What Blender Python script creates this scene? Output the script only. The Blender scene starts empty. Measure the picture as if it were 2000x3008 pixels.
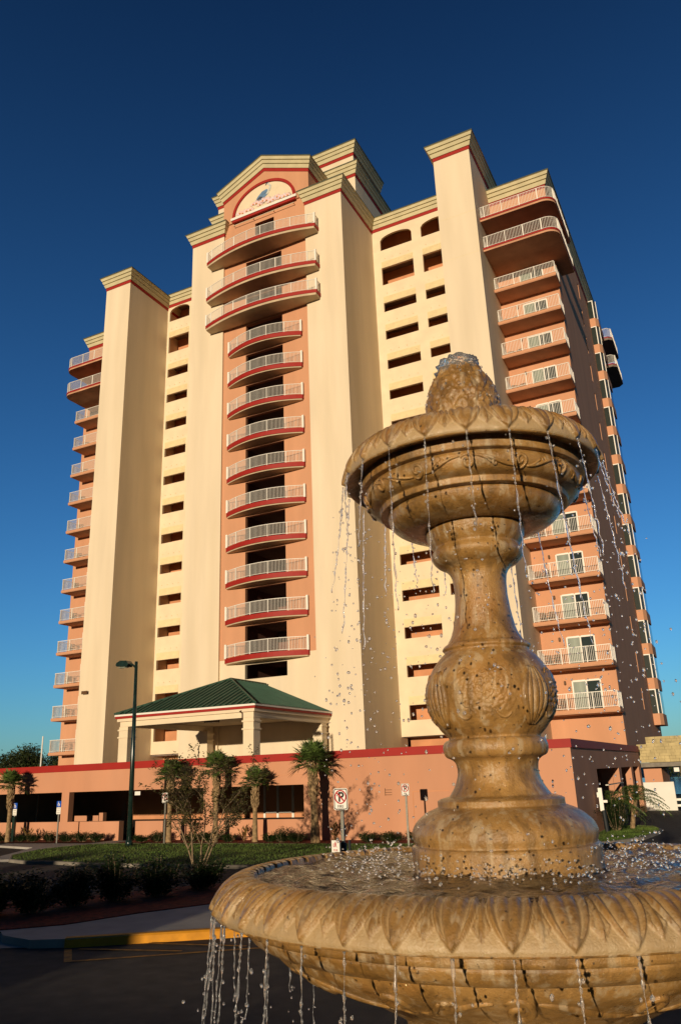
import bpy, math, random
import numpy as np
from math import sin, cos, pi, radians, sqrt, atan2, exp
from mathutils import Matrix, Vector
random.seed(7)
SC = bpy.context.scene
COL = SC.collection

# ------------------------------------------------------------------ camera
cam_d = bpy.data.cameras.new('camera')
cam = bpy.data.objects.new('camera', cam_d); COL.objects.link(cam)
Rr = (0.892201, 0.450174, -0.036334); Ru = (0.175195, -0.270823, 0.946552); Rf = (-0.416273, 0.850881, 0.320497)
cam.matrix_world = Matrix(((Rr[0], Ru[0], -Rf[0], 0), (Rr[1], Ru[1], -Rf[1], 0), (Rr[2], Ru[2], -Rf[2], 2.8), (0, 0, 0, 1)))
cam_d.sensor_fit = 'VERTICAL'; cam_d.sensor_height = 23.7; cam_d.lens = 18.0
cam_d.clip_start = 0.05; cam_d.clip_end = 5000
SC.camera = cam

# ------------------------------------------------------------------ light
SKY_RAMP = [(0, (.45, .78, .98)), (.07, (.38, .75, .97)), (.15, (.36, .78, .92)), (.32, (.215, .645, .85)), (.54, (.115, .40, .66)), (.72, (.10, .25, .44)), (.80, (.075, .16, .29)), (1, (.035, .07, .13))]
SUN_EL, SUN_AZ = radians(6.0), radians(5.2)      # azimuth: sun stands behind the camera (-Y), a touch towards +X
sd = bpy.data.lights.new('sun', 'SUN'); sd.energy = 4.3; sd.angle = radians(0.5); sd.color = (1.0, 0.82, 0.59)
so = bpy.data.objects.new('sun', sd); COL.objects.link(so)
dirv = Vector((sin(SUN_AZ) * cos(SUN_EL), -cos(SUN_AZ) * cos(SUN_EL), sin(SUN_EL)))
so.rotation_euler = dirv.to_track_quat('Z', 'Y').to_euler(); so.location = (0, -30, 40)
W_ = bpy.data.worlds.new('World'); SC.world = W_; W_.use_nodes = True
nt = W_.node_tree; bg = nt.nodes['Background']
sky = nt.nodes.new('ShaderNodeTexSky'); sky.sky_type = 'NISHITA'; sky.sun_disc = False
sky.sun_elevation = SUN_EL + radians(6); sky.sun_rotation = pi - SUN_AZ
sky.air_density = 1.3; sky.dust_density = 0.3; sky.ozone_density = 6.0
# the clear evening sky deepens towards the zenith; overhead dimmed further to cut fill (air direction, not picture space)
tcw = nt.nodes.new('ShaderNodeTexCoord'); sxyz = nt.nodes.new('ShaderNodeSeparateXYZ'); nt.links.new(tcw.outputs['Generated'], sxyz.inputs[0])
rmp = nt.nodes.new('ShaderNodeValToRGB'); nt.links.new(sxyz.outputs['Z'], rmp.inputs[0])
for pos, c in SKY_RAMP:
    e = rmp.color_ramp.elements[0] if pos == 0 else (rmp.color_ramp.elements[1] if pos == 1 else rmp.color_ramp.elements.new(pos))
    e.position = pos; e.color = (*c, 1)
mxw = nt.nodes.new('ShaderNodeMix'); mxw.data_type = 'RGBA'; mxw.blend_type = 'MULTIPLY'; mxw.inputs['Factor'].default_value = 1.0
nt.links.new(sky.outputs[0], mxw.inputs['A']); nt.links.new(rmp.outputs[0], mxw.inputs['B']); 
mry = nt.nodes.new('ShaderNodeMapRange'); mry.inputs['From Min'].default_value = -0.5; mry.inputs['From Max'].default_value = 0.20   # sky behind the viewer dimmed to cut fill light
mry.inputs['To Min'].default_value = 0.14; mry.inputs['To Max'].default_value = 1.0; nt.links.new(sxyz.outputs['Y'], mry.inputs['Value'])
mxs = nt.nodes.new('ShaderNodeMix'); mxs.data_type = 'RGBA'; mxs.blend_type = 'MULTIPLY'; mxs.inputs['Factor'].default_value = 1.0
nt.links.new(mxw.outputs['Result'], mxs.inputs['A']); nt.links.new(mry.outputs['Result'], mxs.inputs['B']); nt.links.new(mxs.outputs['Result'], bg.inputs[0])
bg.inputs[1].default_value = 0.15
SC.view_settings.view_transform = 'Standard'; SC.view_settings.look = 'None'
SC.view_settings.exposure = 0.0; SC.view_settings.gamma = 1.0
SC.cycles.max_bounces = 8; SC.cycles.transmission_bounces = 8

# ------------------------------------------------------------------ materials
def mat(name, col, rough=0.8, var=0.12, scale=6.0, bump=0.0, bscale=40.0, stretch=(1, 1, 1), spec=0.3, metal=0.0,
        col2=None, coat=0.0, detail=4.0, blotch=0.0, blscale=0.15, blcol=None):
    m = bpy.data.materials.new(name); m.use_nodes = True
    t = m.node_tree; b = t.nodes['Principled BSDF']
    b.inputs['Roughness'].default_value = rough; b.inputs['Metallic'].default_value = metal
    b.inputs['Specular IOR Level'].default_value = spec
    if coat: b.inputs['Coat Weight'].default_value = coat; b.inputs['Coat Roughness'].default_value = 0.08
    tc = t.nodes.new('ShaderNodeTexCoord'); mp = t.nodes.new('ShaderNodeMapping'); mp.inputs['Scale'].default_value = stretch
    t.links.new(tc.outputs['Object'], mp.inputs[0])
    nz = t.nodes.new('ShaderNodeTexNoise'); nz.inputs['Scale'].default_value = scale; nz.inputs['Detail'].default_value = detail
    t.links.new(mp.outputs[0], nz.inputs[0])
    rp = t.nodes.new('ShaderNodeValToRGB')
    c2 = col2 if col2 else tuple(max(0, c * (1 - var * 2)) for c in col)
    c1 = col if col2 else tuple(min(1, c * (1 + var)) for c in col)
    rp.color_ramp.elements[0].position = 0.3; rp.color_ramp.elements[1].position = 0.7
    rp.color_ramp.elements[0].color = (*c2, 1); rp.color_ramp.elements[1].color = (*c1, 1)
    t.links.new(nz.outputs[0], rp.inputs[0]); out = rp.outputs[0]
    if blotch:
        n2 = t.nodes.new('ShaderNodeTexNoise'); n2.inputs['Scale'].default_value = blscale; n2.inputs['Detail'].default_value = 5
        t.links.new(mp.outputs[0], n2.inputs[0])
        r2 = t.nodes.new('ShaderNodeValToRGB'); r2.color_ramp.elements[0].position = 0.42; r2.color_ramp.elements[1].position = 0.66
        t.links.new(n2.outputs[0], r2.inputs[0])
        mx = t.nodes.new('ShaderNodeMix'); mx.data_type = 'RGBA'
        ml = t.nodes.new('ShaderNodeMath'); ml.operation = 'MULTIPLY'; ml.inputs[1].default_value = blotch
        t.links.new(r2.outputs[0], ml.inputs[0]); t.links.new(ml.outputs[0], mx.inputs['Factor'])
        t.links.new(out, mx.inputs['A']); bc = blcol or tuple(c * 0.6 for c in col); mx.inputs['B'].default_value = (*bc, 1)
        out = mx.outputs['Result']
    t.links.new(out, b.inputs['Base Color'])
    if bump:
        n3 = t.nodes.new('ShaderNodeTexNoise'); n3.inputs['Scale'].default_value = bscale; n3.inputs['Detail'].default_value = 6
        t.links.new(mp.outputs[0], n3.inputs[0])
        bp = t.nodes.new('ShaderNodeBump'); bp.inputs['Strength'].default_value = bump; bp.inputs['Distance'].default_value = 0.02
        t.links.new(n3.outputs[0], bp.inputs['Height']); t.links.new(bp.outputs[0], b.inputs['Normal'])
    return m
M = {}
M['cream'] = mat('cream_stucco', (0.74, 0.62, 0.45), 0.9, 0.05, 0.6, 0.10, 18, (1, 1, 0.12), blotch=0.18, blscale=0.5, blcol=(0.55, 0.43, 0.25))
M['cream2'] = mat('cream_stucco_plain', (0.74, 0.615, 0.43), 0.9, 0.04, 0.8, 0.08, 18)
M['pink'] = mat('salmon_stucco', (0.58, 0.295, 0.165), 0.9, 0.05, 0.7, 0.10, 18, (1, 1, 0.15), blotch=0.15, blscale=0.4, blcol=(0.50, 0.21, 0.11))
M['garage'] = mat('salmon_wall_paint', (0.56, 0.275, 0.16), 0.85, 0.06, 0.5, 0.08, 20, (1, 1, 0.25), blotch=0.22, blscale=0.35, blcol=(0.50, 0.19, 0.08))
M['red'] = mat('red_trim_paint', (0.33, 0.016, 0.010), 0.6, 0.05, 1.0)
M['khaki'] = mat('khaki_cornice_paint', (0.58, 0.51, 0.31), 0.8, 0.06, 1.2)
M['roofedge'] = mat('dark_green_roof_edge', (0.05, 0.07, 0.05), 0.6, 0.1, 2)
M['white'] = mat('white_painted_metal', (0.80, 0.76, 0.68), 0.45, 0.03, 3)
M['whitewall'] = mat('white_board', (0.76, 0.73, 0.66), 0.8, 0.04, 1.0, blotch=0.15, blscale=1.2, blcol=(0.6, 0.56, 0.48))
M['inside'] = mat('corridor_wall', (0.60, 0.27, 0.13), 0.9, 0.08, 0.8)
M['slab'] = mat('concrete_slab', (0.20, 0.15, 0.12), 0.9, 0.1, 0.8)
M['soffit'] = mat('salmon_soffit', (0.58, 0.31, 0.18), 0.9, 0.1, 0.7, blotch=0.2, blscale=0.6, blcol=(0.30, 0.15, 0.10))
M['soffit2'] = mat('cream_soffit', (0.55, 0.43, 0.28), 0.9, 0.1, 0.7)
M['dark'] = mat('dark_interior', (0.035, 0.028, 0.024), 0.9, 0.2, 0.5)
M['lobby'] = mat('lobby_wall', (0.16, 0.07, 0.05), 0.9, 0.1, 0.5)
M['glass'] = mat('dark_window_glass', (0.03, 0.04, 0.035), 0.06, 0.2, 0.4, spec=0.8)
M['curtain'] = mat('curtained_glass', (0.20, 0.24, 0.19), 0.25, 0.15, 3, stretch=(1, 1, 0.05), spec=0.6)
M['bronze'] = mat('bronze_metal', (0.12, 0.06, 0.025), 0.4, 0.1, 5)
M['chair'] = mat('brown_wicker', (0.15, 0.08, 0.03), 0.7, 0.2, 8)
M['louver'] = mat('louver_cream', (0.74, 0.61, 0.36), 0.8, 0.04, 1.5)
M['grnroof'] = mat('green_metal_roof', (0.034, 0.085, 0.055), 0.5, 0.12, 0.9, spec=0.3)
M['lampmetal'] = mat('dark_green_lamp_post_metal', (0.012, 0.028, 0.022), 0.25, 0.2, 6, spec=0.6)
M['steel'] = mat('galvanised_post', (0.36, 0.35, 0.30), 0.4, 0.1, 12, metal=0.5)
M['signwhite'] = mat('sign_white', (0.80, 0.77, 0.70), 0.5, 0.03, 10)
M['signred'] = mat('sign_red', (0.42, 0.012, 0.015), 0.5, 0.02, 10)
M['signblack'] = mat('sign_black', (0.02, 0.015, 0.012), 0.5, 0.02, 10)
M['signblue'] = mat('sign_blue', (0.01, 0.08, 0.45), 0.5, 0.02, 10)
M['blackwrap'] = mat('black_post_sleeve', (0.012, 0.016, 0.018), 0.6, 0.1, 8)
M['asphalt'] = mat('asphalt', (0.058, 0.049, 0.040), 0.92, 0.18, 3.0, 0.6, 120, blotch=0.35, blscale=0.25, blcol=(0.038, 0.032, 0.027))
M['concrete'] = mat('pale_concrete', (0.40, 0.37, 0.33), 0.9, 0.08, 2.0, 0.2, 80, blotch=0.25, blscale=0.6)
M['kerb'] = mat('concrete_kerb', (0.24, 0.21, 0.17), 0.9, 0.12, 4.0, 0.2, 60, blotch=0.4, blscale=1.5)
M['yellow'] = mat('yellow_kerb_paint', (0.62, 0.26, 0.012), 0.7, 0.10, 5.0, blotch=0.35, blscale=3, blcol=(0.40, 0.17, 0.02))
M['yline'] = mat('worn_yellow_line', (0.42, 0.19, 0.02), 0.8, 0.25, 8.0, blotch=0.55, blscale=5, blcol=(0.10, 0.07, 0.035))
M['mulch'] = mat('red_mulch', (0.20, 0.030, 0.012), 0.95, 0.35, 9.0, 0.9, 45)
M['soil'] = mat('lawn_soil', (0.045, 0.075, 0.016), 0.95, 0.3, 4.0)
M['ground'] = mat('far_ground', (0.06, 0.075, 0.03), 0.95, 0.3, 0.2)
M['grass'] = mat('grass_blades', (0.085, 0.145, 0.022), 0.7, 0.35, 1.2, blotch=0.4, blscale=0.7, blcol=(0.13, 0.14, 0.03))
M['stone_block'] = mat('split_stone', (0.50, 0.40, 0.20), 0.9, 0.15, 1.5, 0.4, 8)
M['barktan'] = mat('palm_bark', (0.30, 0.20, 0.10), 0.9, 0.25, 9.0, 0.8, 30)
M['bark'] = mat('grey_bark', (0.24, 0.17, 0.10), 0.85, 0.25, 10, 0.4, 40)
M['palmleaf'] = mat('palm_leaf', (0.085, 0.135, 0.026), 0.55, 0.35, 3.0, spec=0.4)
M['deadleaf'] = mat('dry_palm_leaf', (0.26, 0.17, 0.07), 0.8, 0.3, 4.0)
M['leaf'] = mat('shrub_leaf', (0.026, 0.056, 0.011), 0.5, 0.4, 6.0, spec=0.4)
M['leafdark'] = mat('dark_shrub_leaf', (0.022, 0.045, 0.012), 0.5, 0.4, 5.0, spec=0.4)
M['leafmyr'] = mat('crepe_myrtle_leaf', (0.115, 0.105, 0.028), 0.6, 0.4, 4.0, spec=0.35)
M['canna'] = mat('canna_leaf', (0.12, 0.10, 0.03), 0.5, 0.4, 6.0, col2=(0.20, 0.09, 0.03))
M['oak'] = mat('oak_leaf', (0.040, 0.055, 0.013), 0.7, 0.4, 0.8)
M['lake'] = mat('lake_water', (0.015, 0.06, 0.16), 0.15, 0.1, 0.3, 0.15, 1.5, spec=0.5)
M['paleblue'] = mat('heron_blue', (0.13, 0.23, 0.37), 0.8, 0.15, 3)
M['heronwhite'] = mat('heron_neck', (0.62, 0.62, 0.55), 0.8, 0.15, 3)
M['herondark'] = mat('heron_dark', (0.06, 0.07, 0.10), 0.8, 0.15, 3)
M['beak'] = mat('heron_beak', (0.35, 0.20, 0.05), 0.8, 0.1, 3)
M['petalpink'] = mat('mural_petal', (0.80, 0.55, 0.52), 0.8, 0.1, 3)
M['petallilac'] = mat('mural_petal_lilac', (0.72, 0.60, 0.66), 0.8, 0.1, 3)
M['petalorange'] = mat('mural_petal_centre', (0.72, 0.30, 0.10), 0.8, 0.1, 3)

def mat_stone():
    m = bpy.data.materials.new('wet_cast_stone'); m.use_nodes = True
    t = m.node_tree; b = t.nodes['Principled BSDF']; L = t.links.new
    tc = t.nodes.new('ShaderNodeTexCoord')
    def noise(s, d=5, r=0.6):
        n = t.nodes.new('ShaderNodeTexNoise'); n.inputs['Scale'].default_value = s; n.inputs['Detail'].default_value = d
        n.inputs['Roughness'].default_value = r; L(tc.outputs['Object'], n.inputs[0]); return n
    def ramp(n, a, c, ca, cc):
        r = t.nodes.new('ShaderNodeValToRGB'); r.color_ramp.elements[0].position = a; r.color_ramp.elements[1].position = c
        r.color_ramp.elements[0].color = (*ca, 1); r.color_ramp.elements[1].color = (*cc, 1); L(n.outputs[0], r.inputs[0]); return r
    def mix(fac, a, bb, f=1.0):
        x = t.nodes.new('ShaderNodeMix'); x.data_type = 'RGBA'
        if f != 1.0:
            mm = t.nodes.new('ShaderNodeMath'); mm.operation = 'MULTIPLY'; mm.inputs[1].default_value = f; L(fac, mm.inputs[0]); fac = mm.outputs[0]
        L(fac, x.inputs['Factor']); L(a, x.inputs['A'])
        if isinstance(bb, tuple): x.inputs['B'].default_value = (*bb, 1)
        else: L(bb, x.inputs['B'])
        return x.outputs['Result']
    base = ramp(noise(9), 0.3, 0.7, (0.225, 0.113, 0.025), (0.43, 0.242, 0.076)).outputs[0]
    pale = ramp(noise(16, 8, 0.7), 0.54, 0.66, (0, 0, 0), (1, 1, 1)).outputs[0]
    c = mix(pale, base, (0.52, 0.38, 0.21), 0.65)
    rust = ramp(noise(5, 6, 0.65), 0.52, 0.70, (0, 0, 0), (1, 1, 1)).outputs[0]
    c = mix(rust, c, (0.34, 0.14, 0.03), 0.5)
    grime = ramp(noise(6.5, 7, 0.7), 0.50, 0.68, (0, 0, 0), (1, 1, 1)).outputs[0]
    c = mix(grime, c, (0.070, 0.036, 0.010), 0.7)
    mpr = t.nodes.new('ShaderNodeMapping'); mpr.inputs['Scale'].default_value = (42, 42, 5); L(tc.outputs['Object'], mpr.inputs[0])
    nr = t.nodes.new('ShaderNodeTexNoise'); nr.inputs['Scale'].default_value = 1.0; nr.inputs['Detail'].default_value = 6; L(mpr.outputs[0], nr.inputs[0])
    runs = ramp(nr, 0.56, 0.66, (0, 0, 0), (1, 1, 1)).outputs[0]; c = mix(runs, c, (0.56, 0.46, 0.30), 0.42)          # lime runs
    runs2 = ramp(nr, 0.34, 0.44, (1, 1, 1), (0, 0, 0)).outputs[0]; c = mix(runs2, c, (0.11, 0.06, 0.018), 0.5)        # dark wet runs
    pit = ramp(noise(95, 3, 0.5), 0.665, 0.70, (0, 0, 0), (1, 1, 1)).outputs[0]
    c = mix(pit, c, (0.05, 0.03, 0.012), 0.8)
    at = t.nodes.new('ShaderNodeAttribute'); at.attribute_name = 'patina'
    c = mix(at.outputs['Fac'], c, (0.50, 0.36, 0.19), 0.7)
    L(c, b.inputs['Base Color'])
    wet = ramp(noise(7, 4), 0.35, 0.62, (0.16, 0.16, 0.16), (0.42, 0.42, 0.42)).outputs[0]
    L(wet, b.inputs['Roughness'])
    b.inputs['Specular IOR Level'].default_value = 0.5
    n1 = noise(38, 9, 0.72); n2 = noise(320, 3, 0.5)
    bp = t.nodes.new('ShaderNodeBump'); bp.inputs['Strength'].default_value = 0.5; bp.inputs['Distance'].default_value = 0.006
    L(n1.outputs[0], bp.inputs['Height'])
    bp2 = t.nodes.new('ShaderNodeBump'); bp2.inputs['Strength'].default_value = 0.8; bp2.inputs['Distance'].default_value = 0.0015
    L(n2.outputs[0], bp2.inputs['Height']); L(bp.outputs[0], bp2.inputs['Normal']); L(bp2.outputs[0], b.inputs['Normal'])
    b.inputs['Coat Weight'].default_value = 0.45; b.inputs['Coat Roughness'].default_value = 0.04
    n3 = noise(150, 5, 0.6); bp3 = t.nodes.new('ShaderNodeBump'); bp3.inputs['Strength'].default_value = 0.9; bp3.inputs['Distance'].default_value = 0.006
    L(n3.outputs[0], bp3.inputs['Height']); L(bp3.outputs[0], b.inputs['Coat Normal'])
    return m
M['stone'] = mat_stone()

def mat_water():
    m = bpy.data.materials.new('clear_water'); m.use_nodes = True
    b = m.node_tree.nodes['Principled BSDF']
    b.inputs['Base Color'].default_value = (1, 1, 1, 1); b.inputs['Roughness'].default_value = 0.10
    b.inputs['IOR'].default_value = 1.33; b.inputs['Transmission Weight'].default_value = 0.90
    t = m.node_tree; tc = t.nodes.new('ShaderNodeTexCoord'); n = t.nodes.new('ShaderNodeTexNoise'); n.inputs['Scale'].default_value = 90
    t.links.new(tc.outputs['Object'], n.inputs[0]); bp = t.nodes.new('ShaderNodeBump'); bp.inputs['Strength'].default_value = 0.25
    bp.inputs['Distance'].default_value = 0.004; t.links.new(n.outputs[0], bp.inputs['Height']); t.links.new(bp.outputs[0], b.inputs['Normal'])
    return m
M['water'] = mat_water()
def mat_pool():
    m = bpy.data.materials.new('murky_basin_water'); m.use_nodes = True
    t = m.node_tree; b = t.nodes['Principled BSDF']; L = t.links.new
    tc = t.nodes.new('ShaderNodeTexCoord'); n = t.nodes.new('ShaderNodeTexNoise'); n.inputs['Scale'].default_value = 22; n.inputs['Detail'].default_value = 6
    L(tc.outputs['Object'], n.inputs[0])
    r = t.nodes.new('ShaderNodeValToRGB'); r.color_ramp.elements[0].position = 0.35; r.color_ramp.elements[1].position = 0.65
    r.color_ramp.elements[0].color = (0.035, 0.024, 0.012, 1); r.color_ramp.elements[1].color = (0.17, 0.115, 0.055, 1)
    L(n.outputs[0], r.inputs[0]); L(r.outputs[0], b.inputs['Base Color'])
    b.inputs['Roughness'].default_value = 0.06; b.inputs['IOR'].default_value = 1.33; b.inputs['Specular IOR Level'].default_value = 0.6
    n2 = t.nodes.new('ShaderNodeTexNoise'); n2.inputs['Scale'].default_value = 55; n2.inputs['Detail'].default_value = 5
    L(tc.outputs['Object'], n2.inputs[0]); bp = t.nodes.new('ShaderNodeBump'); bp.inputs['Strength'].default_value = 0.8; bp.inputs['Distance'].default_value = 0.012
    L(n2.outputs[0], bp.inputs['Height']); L(bp.outputs[0], b.inputs['Normal'])
    return m
M['pool'] = mat_pool()

# ------------------------------------------------------------------ mesh helpers
WL = {}
class MB:
    def __init__(s): s.v = []; s.f = []; s.m = []
    def add(s, vs, fs, mi=0):
        o = len(s.v); s.v.extend([tuple(map(float, p)) for p in vs])
        for f in fs: s.f.append(tuple(o + i for i in f)); s.m.append(mi)
        return s
    def box(s, x0, y0, z0, x1, y1, z1, mi=0):
        if x0 > x1: x0, x1 = x1, x0
        if y0 > y1: y0, y1 = y1, y0
        if z0 > z1: z0, z1 = z1, z0
        return s.add([(x0, y0, z0), (x1, y0, z0), (x1, y1, z0), (x0, y1, z0), (x0, y0, z1), (x1, y0, z1), (x1, y1, z1), (x0, y1, z1)],
              [(0, 3, 2, 1), (4, 5, 6, 7), (0, 1, 5, 4), (1, 2, 6, 5), (2, 3, 7, 6), (3, 0, 4, 7)], mi)
    def prism(s, poly, z0, z1, mi=0):
        n = len(poly)
        return s.add([(x, y, z0) for x, y in poly] + [(x, y, z1) for x, y in poly],
              [tuple(range(n - 1, -1, -1)), tuple(range(n, 2 * n))] + [(i, (i + 1) % n, n + (i + 1) % n, n + i) for i in range(n)], mi)
    def prismy(s, poly, y0, y1, mi=0):           # polygon in xz, extruded along y
        n = len(poly)
        return s.add([(x, y0, z) for x, z in poly] + [(x, y1, z) for x, z in poly],
              [tuple(range(n)), tuple(range(2 * n - 1, n - 1, -1))] + [((i + 1) % n, i, n + i, n + (i + 1) % n) for i in range(n)], mi)
    def tube(s, pts, rad, n=8, caps=True, mi=0):
        pts = [Vector(p) for p in pts]; k = len(pts)
        if not isinstance(rad, (list, tuple, np.ndarray)): rad = [rad] * k
        vs = []; a = None
        for i, p in enumerate(pts):
            d = (pts[min(i + 1, k - 1)] - pts[max(i - 1, 0)]).normalized()
            if a is None:
                a = d.cross(Vector((0, 0, 1)))
                if a.length < 1e-3: a = d.cross(Vector((1, 0, 0)))
                a.normalize()
            else:
                a = (a - d * a.dot(d)); 
                if a.length < 1e-6: a = d.orthogonal()
                a.normalize()
            b = d.cross(a)
            for j in range(n):
                t = 2 * pi * (j + .5) / n; vs.append(p + a * (cos(t) * rad[i]) + b * (sin(t) * rad[i]))
        fs = [(i * n + j, i * n + (j + 1) % n, (i + 1) * n + (j + 1) % n, (i + 1) * n + j) for i in range(k - 1) for j in range(n)]
        if caps: fs += [tuple(range(n - 1, -1, -1)), tuple((k - 1) * n + j for j in range(n))]
        return s.add(vs, fs, mi)
    def lathe(s, prof, cx=0, cy=0, n=48, mi=0, close=False):
        k = len(prof); vs = []
        for r, z in prof:
            for j in range(n):
                t = 2 * pi * j / n; vs.append((cx + r * cos(t), cy + r * sin(t), z))
        fs = [(i * n + j, (i + 1) * n + j, (i + 1) * n + (j + 1) % n, i * n + (j + 1) % n) for i in range(k - 1) for j in range(n)]
        return s.add(vs, fs, mi)
    def ico(s, c, r, sz=1.0, mi=0, sub=1):
        vs, fs = ICO[sub]
        return s.add([(c[0] + x * r, c[1] + y * r, c[2] + z * r * sz) for x, y, z in vs], fs, mi)
    def build(s, name, mats, parent=None, org=None, smooth=False, label=None):
        if not isinstance(mats, (list, tuple)): mats = [mats]
        if org is None:
            if parent is not None: org = WL[parent.name]
            else:
                a = np.array(s.v); org = ((a[:, 0].min() + a[:, 0].max()) / 2, (a[:, 1].min() + a[:, 1].max()) / 2, a[:, 2].min())
        me = bpy.data.meshes.new(name)
        ox, oy, oz = org
        me.from_pydata([(x - ox, y - oy, z - oz) for x, y, z in s.v], [], s.f)
        for mm in mats: me.materials.append(M[mm] if isinstance(mm, str) else mm)
        if len(mats) > 1: me.polygons.foreach_set('material_index', s.m)
        if smooth: me.polygons.foreach_set('use_smooth', [True] * len(me.polygons))
        me.update()
        o = bpy.data.objects.new(name, me); COL.objects.link(o); WL[o.name] = org
        if parent is not None:
            o.parent = parent; pw = WL[parent.name]; o.location = (ox - pw[0], oy - pw[1], oz - pw[2])
        else: o.location = org
        if label: o['label'] = label
        return o
def mk_ico(sub):
    import bmesh
    bm = bmesh.new(); bmesh.ops.create_icosphere(bm, subdivisions=sub, radius=1.0)
    bm.verts.index_update(); r = ([tuple(v.co) for v in bm.verts], [tuple(v.index for v in f.verts) for f in bm.faces]); bm.free(); return r
ICO = {1: mk_ico(1), 2: mk_ico(2)}
def tag(o, label=None, cat=None, group=None, kind=None):
    if label: o['label'] = label
    if cat: o['category'] = cat
    if group: o['group'] = group
    if kind: o['kind'] = kind
    return o
def thing(name, loc, label, cat, group=None):
    o = bpy.data.objects.new(name, None); COL.objects.link(o); o.location = loc; WL[o.name] = tuple(loc)
    o.empty_display_size = 0.3
    return tag(o, label, cat, group)
def dup(o, parent, world):                       # linked copy of a part with its sub-parts, at a new world origin
    c = o.copy(); COL.objects.link(c); WL[c.name] = tuple(world); c.parent = parent
    pw = WL[parent.name] if parent else (0, 0, 0)
    c.location = tuple(world[i] - pw[i] for i in range(3))
    ow = WL[o.name]
    for ch in list(o.children):
        dup(ch, c, tuple(world[i] + WL[ch.name][i] - ow[i] for i in range(3)))
    return c
def struct(o): o['kind'] = 'structure'; return o
def sweep(mb, path, prof, closed=False, mi=0, mis=None):
    n = len(path); P = [Vector((p[0], p[1], 0)) for p in path]; Z = [p[2] for p in path]; offs = []
    def nrm(a, b): d = (b - a).normalized(); return Vector((d.y, -d.x, 0))
    for i in range(n):
        a = nrm(P[i - 1], P[i]) if (i > 0 or closed) else None
        b = nrm(P[i], P[(i + 1) % n]) if (i < n - 1 or closed) else None
        if a is None: offs.append(b)
        elif b is None: offs.append(a)
        else:
            m = (a + b); m = m / max(1e-6, m.length_squared) * 2; offs.append(m)
    k = len(prof); vs = []
    for i in range(n):
        for o, u in prof: q = P[i] + offs[i] * o; vs.append((q.x, q.y, Z[i] + u))
    R = n if closed else n - 1
    for i in range(R):
        for j in range(k):
            a, b = i, (i + 1) % n
            mb.add([vs[a * k + j], vs[b * k + j], vs[b * k + (j + 1) % k], vs[a * k + (j + 1) % k]], [(0, 1, 2, 3)], mis[j] if mis else mi)
    if not closed:
        mb.add([vs[j] for j in range(k)], [tuple(range(k))], mi); mb.add([vs[(n - 1) * k + j] for j in range(k)], [tuple(range(k - 1, -1, -1))], mi)
CPROF = [(0, 0), (.12, 0), (.14, .05), (.25, .34), (.14, .35), (.15, .43), (.28, .43), (.40, .70), (.28, .71), (.29, .79), (.43, .79), (.53, 1.04), (.60, 1.06), (.60, 1.17), (0, 1.20)]
CMI = [0] * 12 + [1, 1, 1]
RPROF = [(0, -.34), (.05, -.34), (.05, -.002), (0, -.002)]
def cornice(path, parent, closed=False, sc=1.0):
    mb = MB(); sweep(mb, path, [(o * sc, u * sc) for o, u in CPROF], closed, mis=CMI)
    c = mb.build('cornice', ['khaki', 'roofedge'], parent)
    mr = MB(); sweep(mr, path, RPROF, closed); mr.build('red_band', 'red', c)
    return c
def panel(mb, x0, x1, z0, z1, y, t, holes, axis='x', mi=0):
    """wall in the plane y (or x when axis='y') with rectangular holes and reveals; t = thickness away from the front"""
    xs = sorted(set([x0, x1] + [min(max(h[i], x0), x1) for h in holes for i in (0, 1)])); zs = sorted(set([z0, z1] + [min(max(h[i], z0), z1) for h in holes for i in (2, 3)]))
    def V(a, d, z): return (a, d, z) if axis == 'x' else (d, a, z)
    def solid(i, j):
        if i < 0 or j < 0 or i >= len(xs) - 1 or j >= len(zs) - 1: return False
        cx_, cz_ = (xs[i] + xs[i + 1]) / 2, (zs[j] + zs[j + 1]) / 2
        return not any(h[0] < cx_ < h[1] and h[2] < cz_ < h[3] for h in holes)
    for i in range(len(xs) - 1):
        for j in range(len(zs) - 1):
            if not solid(i, j): continue
            a, b, c, d = xs[i], xs[i + 1], zs[j], zs[j + 1]
            mb.add([V(a, y, c), V(b, y, c), V(b, y, d), V(a, y, d)], [(0, 1, 2, 3)], mi)
            mb.add([V(a, y + t, c), V(b, y + t, c), V(b, y + t, d), V(a, y + t, d)], [(3, 2, 1, 0)], mi)
            if not solid(i - 1, j): mb.add([V(a, y, c), V(a, y, d), V(a, y + t, d), V(a, y + t, c)], [(0, 1, 2, 3)], mi)
            if not solid(i + 1, j): mb.add([V(b, y, c), V(b, y, d), V(b, y + t, d), V(b, y + t, c)], [(3, 2, 1, 0)], mi)
            if not solid(i, j - 1): mb.add([V(a, y, c), V(b, y, c), V(b, y + t, c), V(a, y + t, c)], [(3, 2, 1, 0)], mi)
            if not solid(i, j + 1): mb.add([V(a, y, d), V(b, y, d), V(b, y + t, d), V(a, y + t, d)], [(0, 1, 2, 3)], mi)
    return mb
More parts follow.
